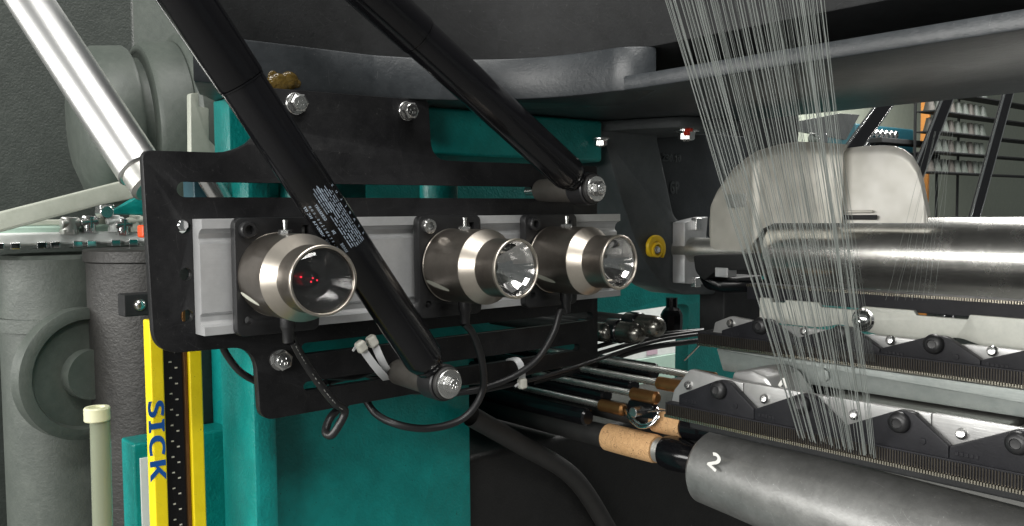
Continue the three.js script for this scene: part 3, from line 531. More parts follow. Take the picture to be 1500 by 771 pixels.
single('machine_cabinet', 'grey green machine cabinet behind the drive housings', 'cabinet', box(-520, -110, -800, 300, -640, -480, 6), mat(mottle([0.026, 0.032, 0.028], [0.046, 0.054, 0.048]), 0.5, 0, { bumpMap: peel, bumpScale: 0.0003 }));
single('blue_tab', 'blue plastic tab seen in the upper plate slot', 'tab', box(qz(276, 0, -70)[0], qz(296, 0, -70)[0], 46, 60, -90, -70, 1), M.blue);
single('chrome_tube', 'slanting chrome tube seen through the upper plate slot', 'tube', rod(qz(292, 240, -60), qz(335, 310, -60), 7), M.zinc);

// ================================================================== RIGHT SIDE: ROLLER, GUARD, NEEDLE BARS
hexBolt('flange_bolt', 'hex flange bolt with a red paint mark under the hanging arm', [170, 104, 24], [0, -1, 0], 12, 10.5);
{ const g = scene.children[scene.children.length - 1];
  part('paint_mark', [box(161, 165.4, 101.6, 104.2, 27, 34.4, 0.3), box(163, 166.4, 98.6, 101.8, 26.5, 30.6, 0.3)], M.red, g); }
{ const p = qz(880, 206, -12); hexBolt('hex_bolt', 'small bolt standing head down at the outer edge of the cast arm', [p[0], p[1] + 2, -12], [0, -1, 0], 9, 7, 'bolts of the cast arm'); }
{ const c = qz(953, 366, ARMZ), g = thing('yellow_cap', 'torn yellow plastic cap hanging on a pin of the arm', 'cap', c);
  part('pin', [lathe([[0, 0], [4, 0], [4.4, 0.6], [4.4, 6], [3.2, 8], [0, 8]], c), ...hexPrism(4.4, 1.6, [c[0], c[1], c[2] + 8], [0, 0, 1])], M.zinc, g);
  const s = new THREE.Shape(); s.absarc(0, 0, 12, -0.75, 2.75, false); s.bezierCurveTo(-12, -2, -8, -6, -5, -7); s.absarc(0, 0, 6.4, 2.9, 0.0, true); s.lineTo(8.6, -8.2); s.closePath();
  part('cap_disc', slab(s, c[2] + 7, 4, 0.8).translate(c[0] + 1, c[1] + 1, 0), M.yellowCap, g);
  part('cap_sleeve', [lathe([[4.6, 0], [6.4, 0], [6.6, 1], [6.6, 8.4], [5.6, 9], [4.6, 8.6]], c)], M.yellowCap, g); }

// roller with its clamps
const RX = 220, RY = 2, RR = 28.5;
{ const g = thing('steel_roller', 'polished steel roller running beyond the yarns', 'roller', [RX, RY, 200]);
  part('shell', lathe([[0, 68], [20, 68], [RR - 0.3, 82], [RR, 83], [RR, 640], [0, 640]], [RX, RY, 0], [0, 0, 1], 128, 0.2), M.steel, g);
  part('shaft', rod([RX, RY, -40], [RX, RY, 70], 11), M.zincDull, g); }
{ const P = (x, y) => qz(x, y, -14), u0 = P(998, 323), u1 = P(1028, 368), l0 = P(998, 373), l1 = P(1020, 418);
  const g = thing('shaft_clamp', 'silver split clamp blocks between arm and roller', 'clamp', [u0[0], 0, -14]);
  part('upper_jaw', [slab(rounded([[u0[0], u0[1] - 2, 1], [u0[0], u1[1], 1], [u1[0], u1[1], 1], [u1[0] + 4, u0[1] + 3, 1], [u0[0] + 10, u0[1], 1]]), -10, 14, 0.6)], M.alu, g);
  part('lower_jaw', [slab(rounded([[l0[0], l0[1], 1], [l1[0] + 12, l0[1], 1], [l1[0] + 12, l1[1], 1], [l0[0], l1[1] + 3, 1]]), -10, 14, 0.6)], M.alu, g);
  part('clamp_screw', [box(u0[0] + 10, u0[0] + 18, u0[1] - 9, u0[1] + 2, -11, -5, 0.8)], M.zinc, g);
  part('clamp_screw', [box(l0[0] + 9, l0[0] + 17, l1[1] - 1, l1[1] + 8, -11, -5, 0.8)], M.zinc, g); }
{ const F = 192, P = (x, y) => { const q = qx(x, y, F); return [q[2], q[1]]; };
  const g = thing('fork_lever', 'black fork lever with a silver nut below the guard sheet', 'lever', [F, -12, 40]);
  part('upper_cheek', slab(rounded([[...P(1015, 374), 3], [...P(1120, 371), 2], [...P(1120, 396), 2], [...P(1050, 396), 2], [...P(1030, 412), 4], [...P(1018, 398), 4]]), F, 30, 1.2, 'x'), M.castDark, g);
  part('lower_cheek', slab(rounded([[...P(1020, 405), 3], [...P(1050, 412), 3], [...P(1140, 412), 2], [...P(1140, 427), 2], [...P(1060, 430), 4], [...P(1030, 424), 5]]), F + 2, 28, 1.6, 'x'), M.blackGloss, g);
  const n = qx(1060, 399, F + 3); part('nut', [box(F - 1, F + 12, n[1] - 4, n[1] + 4, n[2] - 6, n[2] + 7, 0.8)], M.alu, g); }

// guard sheets: thin bent metal, grid of columns [pixel, top, bottom] surveyed on the plane x = F
function shell(F, cols, bend, th) {
  const C = cols.map(([x, t, b]) => { const a = qx(x, t, F), c = qx(x, b, F); return [(a[2] + c[2]) / 2, a[1], c[1]]; }), nu = 70, nv = 36;
  const at = (u) => { const s = u * (C.length - 1), k = Math.min(C.length - 2, s | 0), f = s - k; return [0, 1, 2].map((q) => C[k][q] * (1 - f) + C[k + 1][q] * f); };
  const P = [[], []];
  for (let i = 0; i <= nu; i++) for (let j = 0; j <= nv; j++) { const [z, t, b] = at(i / nu), v = j / nv, y = b + (t - b) * v, o = bend(i / nu, v, z, y); P[0].push([F + o, y, z]); P[1].push([F + o + th, y, z]); }
  const pos = [], id = (i, j) => i * (nv + 1) + j, quad = (a, b, c, d) => { for (const q of [a, b, c, a, c, d]) pos.push(...q); };
  for (let i = 0; i < nu; i++) for (let j = 0; j < nv; j++) { quad(P[0][id(i, j)], P[0][id(i + 1, j)], P[0][id(i + 1, j + 1)], P[0][id(i, j + 1)]); quad(P[1][id(i, j)], P[1][id(i, j + 1)], P[1][id(i + 1, j + 1)], P[1][id(i + 1, j)]); }
  for (let i = 0; i < nu; i++) for (const j of [0, nv]) { const a = P[0][id(i, j)], b = P[0][id(i + 1, j)], c = P[1][id(i + 1, j)], d = P[1][id(i, j)]; j ? quad(a, b, c, d) : quad(a, d, c, b); }
  for (let j = 0; j < nv; j++) for (const i of [0, nu]) { const a = P[0][id(i, j)], b = P[0][id(i, j + 1)], c = P[1][id(i, j + 1)], d = P[1][id(i, j)]; i ? quad(a, d, c, b) : quad(a, b, c, d); }
  const g = new THREE.BufferGeometry(); g.setAttribute('position', new THREE.Float32BufferAttribute(pos, 3)); g.computeVertexNormals(); return toCreasedNormals(g, 0.5);
}
const sm = (a, b, v) => { const t = Math.max(0, Math.min(1, (v - a) / (b - a))); return t * t * (3 - 2 * t); };
{ const F = 184;
  const g = thing('guard_sheet', 'dull bent metal guard sheet behind the white yarns', 'guard', [F, 30, 90], 'metal guard sheets over the roller');
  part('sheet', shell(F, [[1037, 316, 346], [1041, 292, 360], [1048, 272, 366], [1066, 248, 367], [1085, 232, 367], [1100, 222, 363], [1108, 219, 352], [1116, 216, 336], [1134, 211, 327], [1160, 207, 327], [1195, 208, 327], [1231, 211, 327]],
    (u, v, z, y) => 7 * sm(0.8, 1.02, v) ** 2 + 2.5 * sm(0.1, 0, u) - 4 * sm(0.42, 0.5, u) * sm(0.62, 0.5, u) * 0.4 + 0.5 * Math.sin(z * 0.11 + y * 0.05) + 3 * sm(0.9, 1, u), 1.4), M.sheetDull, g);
  const a = qx(1062, 286, F), b = qx(1096, 303, F);
  part('tab', slab(rounded([[a[2], a[1], 1], [b[2], a[1] + 1, 1], [b[2] - 1, b[1], 3], [a[2] + 4, b[1] - 1, 3]]), F - 1.4, 1, 0.2, 'x'), M.zincDull, g); }
{ const F = 196;
  const g = thing('guard_sheet', 'bright rounded metal guard panel beside the slanted black posts', 'guard', [F, 30, 180], 'metal guard sheets over the roller');
  part('sheet', shell(F, [[1214, 236, 327], [1219, 222, 327], [1226, 218, 327], [1234, 217, 327], [1260, 214, 327], [1290, 212.5, 327], [1306, 214, 327], [1320, 219, 327], [1332, 229, 327], [1342, 246, 327], [1349, 268, 327], [1354, 294, 327], [1357, 316, 327]],
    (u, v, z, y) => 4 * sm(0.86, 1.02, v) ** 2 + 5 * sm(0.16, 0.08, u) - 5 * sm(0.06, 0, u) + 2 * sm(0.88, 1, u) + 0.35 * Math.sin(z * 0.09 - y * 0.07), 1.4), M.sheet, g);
  part('pressed_rib', wire([qx(1234, 224, F + 3), qx(1262, 222, F + 3), qx(1284, 224, F + 3)], 1.1, 20, 8), M.sheetDull, g);
  part('slot_bar', [box(F - 3.6, F - 2.2, qx(1250, 312, F)[1], qx(1250, 308, F)[1], qx(1230, 310, F)[2], qx(1282, 310, F)[2], 0.5)], M.sheetDull, g);
  part('slot_plate', [box(F - 3.4, F - 2.2, qx(1250, 322, F)[1], qx(1250, 315, F)[1], qx(1208, 318, F)[2], qx(1288, 318, F)[2], 0.5)], M.castDark, g); }

// needle bars: black saw-tooth segments on silver plates, a comb of needles along the lower edge
const PITCH = 61.2;
function needleBar(label, X, zs, yc, h, firstBolt, opt = {}) {
  const g = thing('needle_bar', label, 'needle bar', [X, yc, zs + 60], 'needle bars with saw-tooth segments');
  const zEnd = zs + 420, yv = yc + h * 0.5, yp = yc + h, ys = yc + h * (opt.silver ?? 1);
  // black segments, one per bolt
  for (let k = 0, zb = firstBolt; zb - 40 < zEnd; k++, zb += PITCH) {
    const z0 = Math.max(zs, zb - 34), z1 = zb + 27;
    const y0 = z0 > zb - 33.9 ? yv + (yp - yv) * (z0 - zb + 34) / 34 : yv;
    part('segment', slab(rounded([[z0, yc + 1.5, 0.5], [z0, y0, 1], [zb - 1, yp, 2.5], [zb + 7, yp, 2.5], [z1 - 0.25, yv, 1], [z1 - 0.25, yc + 1.5, 0.5]]), X, 5, 0.4, 'x'), M.segment, g);
    const by = yc + h * 0.78;
    part('segment_bolt', [lathe([[0, 0], [6, 0], [6.2, 0.6], [5.7, 2.6], [4.2, 4], [2.9, 4.3], [2.5, 3.7], [0, 3.5]], [X, by, zb], [-1, rr(-0.05, 0.1), rr(-0.05, 0.05)], 36, 0.8)], M.rubber, g);
    part('dimple', lathe([[0, 0], [1.9, 0], [1.7, 0.5], [0, 0.6]], [X, yc + h * 0.5, zb + 13], [-1, 0, 0], 16), M.segment, g);
    part('stamped_code', [0, 1, 2, 3, 4].map((i) => box(X - 0.35, X + 0.2, yc + h * 0.36, yc + h * 0.36 + 2.2, z0 + 3 + i * 2.6, z0 + 4.8 + i * 2.6, 0.2)), M.segment, g);
    // silver plate behind, with a rivet in every valley
    const zr = zb - 29.6;
    if (zr - 10 > zs - 40) {
      const a = Math.max(zs - 2, zb - 46), b = zb + 15;
      part('silver_plate', slab(rounded([[a, yc + 8, 0.5], [a + (k ? 0 : 2), k ? ys : yc + 16, 1], [a + 16, ys + (k ? 0 : 3), 2], [b - 0.3, ys - 0.5, 1], [b - 0.3, yc + 8, 0.5]]), X + 5.4, 4, 0.4, 'x'), M.silver, g);
      part('rivet', lathe([[0, 0], [3.2, 0], [3.2, 1.4], [2.2, 2.8], [0, 3.2]], [X + 5.4, yc + h * 0.72, Math.max(zr, zs + 8)], [-1, 0.25, 0], 24, 0.6), M.zinc, g);
    }
  }
  part('carrier', [slab(rounded([[zs - 3, yc + 2], [zs - 3, yc + h * 0.4, 2], [zEnd, yc + h * 0.4], [zEnd, yc + 2]]), X + 10, 12, 0.8, 'x')], M.castDark, g);
  // needles: hundreds of fine hooks, one joined row
  const shank = [], tips = [];
  for (let z = zs; z < zEnd; z += 1.55) {
    shank.push(box(X - 2.4, X - 1.7, yc - 0.2, yc + 7.6, z - 0.28, z + 0.28, 0));
    tips.push(box(X - 4.6, X - 2.2, yc - 1.3, yc + 0.7, z - 0.42, z + 0.42, 0));
  }
  part('needle_shanks', shank, M.needleShank, g, { kind: 'stuff' });
  part('needle_hooks', tips, M.needle, g, { kind: 'stuff' });
  part('comb_strip', [box(X - 1.6, X + 10, yc - 1.2, yc + 8.6, zs - 2, zEnd, 0.4)], M.segment, g);
  return g;
}
needleBar('lower needle bar with yarns laid into its comb', 60, 97.5, -105, 30, 140.4);
needleBar('upper needle bar between roller and grey beam', 120, 78.3, -63, 23, 131.2, { silver: 0.82 });
// top comb and its stone grey plate
{ const X = 150, zs = 100, zE = 520, yc = -19.5;
  const g = thing('top_comb', 'fine comb bar with a pale notched plate under the roller', 'comb bar', [X, yc, zs]);
  const t = []; for (let z = zs; z < zE; z += 1.6) t.push(box(X - 3, X - 0.6, yc - 0.9, yc + 0.9, z - 0.4, z + 0.4, 0));
  part('comb_teeth', t, M.needle, g, { kind: 'stuff' });
  part('comb_bar', [box(X, X + 14, yc - 11, yc + 1, zs - 2, zE, 0.6)], M.segment, g);
  const o = [[112, -44, 1], [112, -28, 0.5], [122, -28, 0.5], [123, -30.5, 0.5], [133, -30.5, 0.5], [134, -28.4, 0.5], [160, -28.4, 0.5], [162, -31.5, 0.5], [192, -31.5, 0.5], [193, -28.6, 0.5], [228, -28.6, 0.5], [230, -31.6, 0.5], [262, -31.6, 0.5], [263, -28.6, 0.5], [zE, -28.6], [zE, -47], [270, -47, 3], [256, -43, 5], [243, -47, 3], [206, -47, 3], [186, -44, 3], [178, -42, 3], [160, -46, 4], [128, -46, 3], [120, -43, 3]];
  part('notched_plate', slab(rounded(o), X - 4, 4, 0.4, 'x'), M.stoneGrey, g);
  part('dome_screw', [lathe([[0, 0], [8, 0], [8, 0.8], [6.6, 1], [6, 3], [4, 4.6], [1.6, 5], [1.4, 4], [0, 4]], [X - 4, -37.6, 194], [-1, 0, 0], 40, 0.7)], M.chrome, g);
  part('dome_screw', [lathe([[0, 0], [8, 0], [8, 0.8], [6.6, 1], [6, 3], [4, 4.6], [1.6, 5], [1.4, 4], [0, 4]], [X - 4, -37.6, 316], [-1, 0, 0], 40, 0.7)], M.chrome, g); }
// grey long bar below the upper needle bar
{ const g = thing('grey_beam', 'grey green flat bar below the upper needle bar', 'bar', [126, -80, 260]);
  part('bar', [slab(rounded([[91, -66, 1], [97, -82, 1], [540, -82, 1], [540, -66, 1]]), 122, 14, 0.8, 'x')], M.barGrey, g);
  part('screw', lathe([[0, 0], [4.4, 0], [4, 2], [0, 2.4]], [122, -74, 180], [-1, 0, 0], 24), M.barGrey, g); }
// machined grey blocks with painted numerals between and below the bars
function paintMark(s, size, turn) { return new TextGeometry(s, { font: M.font, size, depth: 0.3, curveSegments: 5 }).rotateZ(turn).applyMatrix4(new THREE.Matrix4().makeBasis(V([0, 0, 1]), V([0, 1, 0]), V([-1, 0, 0]))); }
{ const a = qx(1060, 545, 92), b = qx(1100, 600, 92);
  const g = thing('machined_block', 'grey faceted block behind the first silver tooth of the lower needle bar', 'block', a);
  part('body', slab(rounded([[132, -90, 1], [138, -72, 2], [152, -69, 2], [164, -72, 2], [180, -90, 1]]), 78, 40, 2.5, 'x'), M.silver, g);
  part('painted_numeral', paintMark('1', 14, 0.35).translate(77.7, -86, 176), M.whitePaint, g); }
{ const g = thing('machined_block', 'long grey machined block under the grey beam', 'block', [120, -95, 300]);
  part('body', [slab(rounded([[165, -112, 2], [168, -90, 6], [198, -84, 4], [300, -84, 2], [302, -112, 2]]), 104, 40, 2, 'x'), box(108, 150, -112, -86, 302, 380, 2)], M.zincDull, g);
  part('body_end', [lathe([[0, 0], [12, 0], [13, 2], [13, 60], [12, 62], [0, 62]], [122, -97, 384], [0, 0, 1], 40)], M.standoff, g); }
{ const g = thing('curved_casting', 'smooth grey curved casting below the lower needle bar', 'casting', [80, -140, 200]);
  part('shell', [lathe([[0, 0], [22, 0], [26, 4], [27, 30], [30, 90], [34, 240], [34, 420], [0, 420]], [92, -146, 104], [0, -0.06, 1], 64, 0.7)], M.greyCast, g);
  part('painted_numeral', paintMark('2', 12, -0.5).translate(62.5, -134, 128), M.whitePaint, g); }

// ------------------------------------------------------------------ rods, wire ropes and ends along z, below the plate
function ropeGeo(p, len, R) { const out = []; for (let s = 0; s < 6; s++) { const pts = []; for (let i = 0; i <= 90; i++) { const t = i / 90, a = s * Math.PI / 3 + t * len / (R * 7) * Math.PI * 2; pts.push([p[0] + Math.cos(a) * R * 0.64, p[1] + Math.sin(a) * R * 0.64, p[2] - t * len]); } out.push(wire(pts, R * 0.31, 180, 6)); } return out; }
function wireRope(label, p, len, flen) {   // p: front end of the ferrule
  const g = thing('wire_rope', label, 'wire rope', p, 'wire ropes with bronze sleeves');
  part('strands', ropeGeo([p[0], p[1], p[2] - flen + 2], len, 3.1), M.rope, g);
  part('sleeve', rod([p[0], p[1], p[2] - flen], p, 5, { ch: 1.6 }), M.ferrule, g);
  return g;
}
wireRope('lowest wire rope, its bronze sleeve ending at the bright hook', qx(915, 601, 100), 110, 27);
wireRope('second wire rope, bronze sleeve above the bright hook', qx(964, 584, 100), 120, 27);
wireRope('third wire rope, sleeve hidden by the silver tooth', qx(1004, 568, 104), 150, 27);
wireRope('topmost wire rope in front of the white panel', qx(1050, 556, 112), 190, 22);
{ const p = qx(942, 603, 100), g = thing('rope_hook', 'bright rope eye looped round a pin', 'hook', p);
  const q = qx(917, 601, 100);
  part('loop', [wire([[q[0], q[1], q[2]], [p[0] - 4, p[1] - 5, p[2] - 8], [p[0] - 4, p[1] - 9, p[2] + 2], [p[0] - 3, p[1] - 6, p[2] + 12], [p[0], p[1] + 1, p[2] + 15], [p[0] + 3, p[1] + 5, p[2] + 10]], 1.5, 60, 10), wire([[q[0], q[1] - 1, q[2]], [p[0] - 6, p[1] - 7.4, p[2] - 7], [p[0] - 6, p[1] - 11, p[2] + 2], [p[0] - 5, p[1] - 8, p[2] + 12], [p[0], p[1] - 1, p[2] + 17]], 1.3, 60, 10)], M.chrome, g);
  part('pin', rod([p[0] - 12, p[1] + 1, p[2]], [p[0] + 8, p[1] + 1, p[2]], 4), M.zinc, g);
  part('lug', [slab(rounded([[p[2] - 16, p[1] - 6, 4], [p[2] - 14, p[1] + 8, 4], [p[2] + 12, p[1] + 8, 4], [p[2] + 14, p[1] - 4, 5]]), p[0] - 2, 6, 1, 'x')], M.blackGloss, g); }
single('steel_pin', 'thin steel wire from the rope eye to the comb', 'wire', wire([qx(950, 603, 92), qx(965, 602, 84), qx(985, 603, 72)], 0.8, 20, 8), M.zinc);
single('steel_wire', 'fine steel wire below the end of the upper needle bar', 'wire', wire([qx(1003, 528, 126), qx(1015, 516, 123), qx(1027, 503, 120)], 0.7, 20, 8), M.zinc);
function endRod(name, label, p, back, segs) { const g = thing(name, label, 'rod', p, 'rods below the plate'); for (const [n, prof, m] of segs) part(n, lathe(prof, [p[0], p[1], p[2]], [0, 0, 1], 40, 0.5), m, g); return g; }
{ const p = qx(890, 640, 100);
  endRod('cork_rod', 'black rod with a cork sleeve and black end cap', p, 0, [
    ['shaft', [[0, -320], [9.5, -320], [9.5, 1], [0, 1]], M.rubberDull], ['cork_sleeve', [[0, 0], [10, 0], [11, 1.2], [11.2, 20], [11, 50], [10.4, 53], [0, 53]], M.cork],
    ['ring', [[0, 53], [8.6, 53], [9.6, 54], [8.6, 55], [9.6, 56], [8.6, 57], [9.6, 58], [8.6, 59], [0, 59]], M.zincDull], ['end_cap', [[0, 59], [10, 59], [12, 61], [13, 68], [12.4, 80], [9.6, 92], [8, 94], [0, 94]], M.blackGloss],
    ['tip_ring', [[0, 93], [8.8, 93], [9.2, 94], [9.2, 97], [0, 97]], M.zinc], ['tip', [[0, 97], [6, 97], [5.4, 110], [4, 114], [0, 114]], M.standoff]]); }
{ const p = qx(960, 615, 112);
  endRod('cork_rod', 'second cork sleeved rod behind the bright hook', p, 0, [['shaft', [[0, -320], [8, -320], [8, 1], [0, 1]], M.rubberDull], ['cork_sleeve', [[0, 0], [8.6, 0], [9.4, 1], [9.4, 30], [0, 30]], M.cork], ['end_cap', [[0, 30], [9, 30], [10, 32], [9, 46], [7, 48], [7, 74], [0, 74]], M.blackGloss], ['blue_collar', [[0, 62], [8.4, 62], [8.8, 63], [8.8, 72], [8.4, 73], [0, 73]], mat([0.2, 0.36, 0.4], 0.4)], ['tip', [[0, 73], [7.6, 73], [7.8, 74], [6, 100], [0, 100]], M.silver]]); }
{ const p0 = [-1, 0, 0];
  const rows = [[862, 612, 80, 'black rod just below the lowest wire rope'], [890, 580, 108, 'black rod between the lowest and second wire rope'], [930, 566, 116, 'black rod between the second and third wire rope'], [960, 545, 128, 'black rod above the third wire rope']];
  for (const [x, y, X, lab] of rows) { const p = qx(x, y, X); single('black_rod', lab, 'rod', rod([p[0], p[1], p[2] - 320], p, 7, { ch: 1.5 }), M.blackGloss, null, 'rods below the plate'); } }
for (const [i, [x, y, r, L]] of [[878, 486, 8.5, 60], [922, 487, 9.5, 80], [950, 478, 9.5, 110]].entries()) {
  const X = 110 + i * 8, p = qx(x, y, X), g = thing('dome_nut_rod', ['steel dome end tucked behind the plate edge', 'middle steel dome ended rod in front of the white panel', 'steel dome ended rod reaching furthest across the white panel'][i], 'rod', p, 'dome ended rods');
  const prof = []; for (let k = 0; k <= 10; k++) prof.push([r * Math.cos(k / 10 * Math.PI / 2) * 0.96, 6 + r * 1.05 * Math.sin(k / 10 * Math.PI / 2)]);
  part('dome', lathe([[0, -8], [r * 0.96, -8], ...prof], p, [0, 0, 1], 40, 0.7), M.domeSteel, g);
  part('collar', lathe([[0, -22], [r * 1.05, -22], [r * 1.08, -21], [r * 1.08, -9], [r, -8], [0, -8]], p, [0, 0, 1], 40), M.blackGloss, g);
  part('shaft', lathe([[0, -22 - L - 60], [r * 0.78, -22 - L - 60], [r * 0.78, -22], [0, -22]], p, [0, 0, 1], 40), M.rubberDull, g);
}
// white partition seen through the opening of the teal wall
{ const Z = -700, a = qz(840, 430, Z), b = qz(1030, 600, Z), m = qz(950, 524, Z);
  const g = thing('white_partition', 'white partition seen through the opening behind the dome ended rods', 'partition', [(a[0] + b[0]) / 2, m[1], Z]);
  part('board', box(a[0] - 60, b[0] + 60, m[1], a[1] + 90, Z - 12, Z, 1), M.white, g);
  part('green_band', box(a[0] - 60, b[0] + 60, -880, m[1] - 0.5, Z - 12, Z + 2, 1), M.paleGreen, g);
  const q = qz(955, 517, Z); part('pink_patch', box(q[0] - 16, q[0] + 16, q[1] - 4, q[1] + 12, Z + 0.2, Z + 1.4, 0.2), mat([0.55, 0.4, 0.47], 0.5), g);
  single('hand_wheel', 'black ribbed hand wheel hanging in front of the white partition', 'hand wheel', [lathe([[0, 0], [6, 0], [6, 10], [9, 13], [11.5, 18], [11, 36], [9, 39], [0, 39]], qz(984, 436, -100), [0, -1, 0], 10, 0.3)], M.blackGloss); }
{ const Z = -110, a = qz(1050, 160, Z), b = qz(1170, 330, Z); single('added_dark_box', 'added dark box between the hanging arm and the polished plate', 'housing', box(Math.max(a[0], 228), b[0], -40, 190, Z - 40, Z, 3), M.castDark); }  // added dark filler that keeps the gap beside the arm dark
single('black_tray', 'black tray bar under the comb of the lower needle bar', 'bar', box(74, 96, -116, -107.6, 104, 520, 1.5), M.castDark);
// ------------------------------------------------------------------ dark stuff low behind, so that nothing hangs in the void
single('dark_backing', 'added dark backing low behind the rods', 'housing', [box(-84, 420, -620, -158, -178, -62, 6)], mat(mottle([0.004, 0.004, 0.004], [0.012, 0.012, 0.012]), 0.6, 0, { bumpMap: castBump, bumpScale: 0.0003 }));  // added dark backing so the area behind the rods reads black
single('black_hose', 'thick black hose sloping under the cork rod', 'hose', wire([[690, 610], [760, 650], [840, 700], [900, 790]].map(([x, y], k) => qz(x, y, -40 - k * 5)), 8, 60, 16), M.rubberDull);
single('dark_fill_bar', 'added dark filler behind the two needle bars', 'bar', box(150, 176, -118, -60, 104, 540, 2), M.castDark);  // added dark filler hiding the teal wall between the needle bars
structure('floor', [box(-3000, 3000, -900, -880, -2000, 3000, 0)], mat(mottle([0.1, 0.1, 0.1], [0.16, 0.16, 0.15]), 0.6));

// ------------------------------------------------------------------ upper right background
function post(label, x0, y0, x1, y1, Z, w, d) {
  const a = V(qz(x0, y0, Z)), b = V(qz(x1, y1, Z)), dir = b.clone().sub(a).normalize(), L = a.distanceTo(b) + 700;
  const g = thing('slanted_post', label, 'post', a.toArray(), 'slanted black posts'), side = new THREE.Vector3().crossVectors(dir, V([0, 0, 1])).normalize();
  const mk = (off, ww, zz, dd) => new RoundedBoxGeometry(ww, L, dd, 2, Math.min(ww, dd) * 0.2).applyMatrix4(new THREE.Matrix4().makeBasis(side, dir, new THREE.Vector3().crossVectors(side, dir))).translate(...a.clone().addScaledVector(dir, L / 2 - 350).addScaledVector(side, off).add(V([0, 0, zz])).toArray());
  part('post', mk(0, w, 0, d), M.segment, g);
  const body = scene.children[scene.children.length - 1].children[0];
  part('chrome_edge', mk(w / 2 + 1.6, 3, d / 2 - 2, 4), M.chrome, body);
  part('chrome_edge', mk(-w / 2 - 0.8, 1.4, d / 2 - 2, 3), M.chrome, body);
}
post('slanted black post rising from behind the bright guard sheet', 1252, 212, 1284, 168, -200, 25, 8);
post('slanted black post standing beside the dark yarn sheet', 1344, 254, 1373, 180, -200, 26, 8);
post('slanted black post farthest along the roller', 1432, 300, 1470, 160, -200, 28, 8);
{ const p = qz(1190, 185, -140); single('polished_plate', 'bright polished plate seen under the beam behind the yarns', 'plate', slab(rounded([[...qz(1168, 178, -140).slice(0, 2), 2], [...qz(1232, 166, -140).slice(0, 2), 2], [...qz(1260, 168, -140).slice(0, 2), 2], [...qz(1240, 205, -140).slice(0, 2), 2], [...qz(1170, 192, -140).slice(0, 2), 2]]), -140, 6, 0.6), M.zinc);
  single('chrome_end', 'round chrome rod end beside the polished plate', 'rod', rod(qz(1190, 204, -150), qz(1207, 204, -130), 8), M.chrome); }
{ const Z = -900, g = thing('far_machine', 'blue green machine with rows of chrome parts far behind', 'machine', qz(1300, 230, Z));
  const a = qz(1270, 182, Z), b = qz(1336, 260, Z);
  part('cabinet', box(a[0] - 60, b[0] + 10, b[1] - 300, a[1], Z - 120, Z, 6), M.blue, g);
  for (let r = 0; r < 3; r++) for (let i = 0; i < 7; i++) part('chrome_part', new THREE.SphereGeometry(11, 12, 8).scale(1, 1.3, 1).translate(a[0] - 20 + i * 30, a[1] - 26 - r * 40, Z + 8), M.chrome, g);
  part('black_rack', [box(a[0] - 20, b[0] + 70, a[1] - 60, a[1] - 44, Z + 10, Z + 60, 3), box(a[0] - 20, b[0] + 70, a[1] - 100, a[1] - 84, Z + 10, Z + 60, 3)], M.castDark, g);
  const o = qz(1358, 150, Z - 100); single('orange_post', 'orange post in front of the far pale wall', 'post', box(o[0] - 5, o[0] + 9, -600, 700, Z - 120, Z - 90, 3), mat([0.5, 0.2, 0.04], 0.5)); }
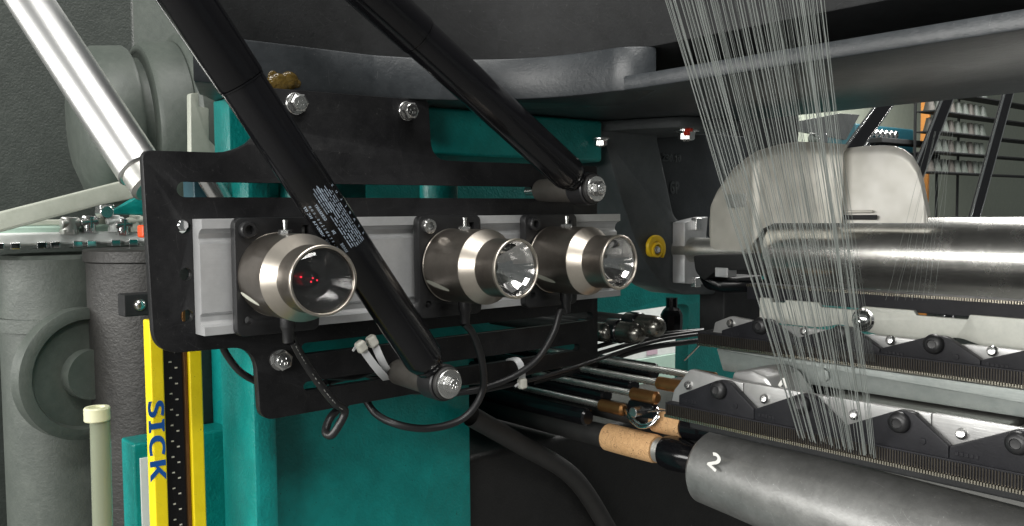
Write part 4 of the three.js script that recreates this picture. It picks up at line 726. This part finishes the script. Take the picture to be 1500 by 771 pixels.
{ const Z = -760, g = thing('far_rack', 'dark far rack with rows of pale yarn cones', 'rack', qz(1440, 240, Z)), a = qz(1372, 130, Z), b = qz(1560, 340, Z);
  for (let k = 0; k < 5; k++) { const y = a[1] - k * 62; part('shelf', box(a[0], b[0] + 300, y - 5, y, Z - 60, Z, 1), M.castDark, g);
    for (let i = 0; i < 9; i++) part('yarn_cone', lathe([[0, 0], [18, 0], [9, 40], [0, 42]], [a[0] + 24 + i * 46 + rr(-4, 4), y, Z - 30], [0, 1, 0], 20), i % 3 ? M.castGreen : M.standoff, g); }
  for (const x of [a[0], a[0] + 150, a[0] + 300]) part('upright', box(x - 5, x + 5, -600, a[1] + 300, Z - 66, Z - 60.5, 1), M.castDark, g); }
single('far_wall_panel', 'pale far wall panel above the blue machine', 'panel', box(700, 4400, -200, 900, -1290, -1270, 2), mat(mottle([0.3, 0.33, 0.27], [0.38, 0.41, 0.34]), 0.6));

// ------------------------------------------------------------------ yarns
function yarn(label, group, top, bot, r, X0, X1) {
  const a = qx(top[0], top[1], X0), b = qx(bot[0], bot[1], X1);
  const d = V(a).sub(V(b)), up = V(a).addScaledVector(d, 0.22).toArray();
  const n = 30, pts = []; let wob = 0, wy = 0;   // a slack, slightly wandering line
  for (let k = 0; k <= 8; k++) { const q = V(up).lerp(V(b), k / 8); if (k && k < 8) { wob = wob * 0.6 + rr(-0.5, 0.5); q.z += wob; q.x += rr(-0.3, 0.3); } pts.push(q.toArray()); }
  return single('yarn', label, 'yarn', wire(pts, r, n, 5), M.yarn, b, group);
}
{ const nT = 58; let t = 0; const ts = [];
  for (let i = 0; i < nT; i++) { t += rnd() < 0.4 ? rr(0.2, 0.5) : rr(0.8, 1.6); ts.push(t); }
  for (const s of ts) { const k = s / t;
    yarn('white yarn of the dense sheet running down to the lower comb', 'dense yarn sheet', [1003 + 216 * k, 97], [1168 + 116 * k + rr(-3, 3), 640 + 30 * k + rr(-3, 3)], rr(0.12, 0.3), -48, 54); }
  for (let i = 0; i < 70; i++) { const k = (i + rr(-0.8, 0.8)) / 69;
    yarn('fine yarn behind the dense sheet ending at the upper comb', 'fine yarns to the upper comb', [1010 + 208 * k + rr(-5, 5), 97], [1132 + 152 * k, 510 + 21 * k], rr(0.05, 0.11), -30, 114); }
  for (let i = 0; i < 9; i++) { const k = (i + rr(-0.3, 0.3)) / 8;
    yarn('fine slanting yarn in front of the bare roller end', 'fine slanting yarns at the roller', [1352 + 40 * k, 240], [1300 + 70 * k, 440], rr(0.06, 0.11), 130, 146); }
}
scene.traverse((o) => { if (o.isMesh) { o.castShadow = true; o.receiveShadow = true; } });
renderer.render(scene, camera);
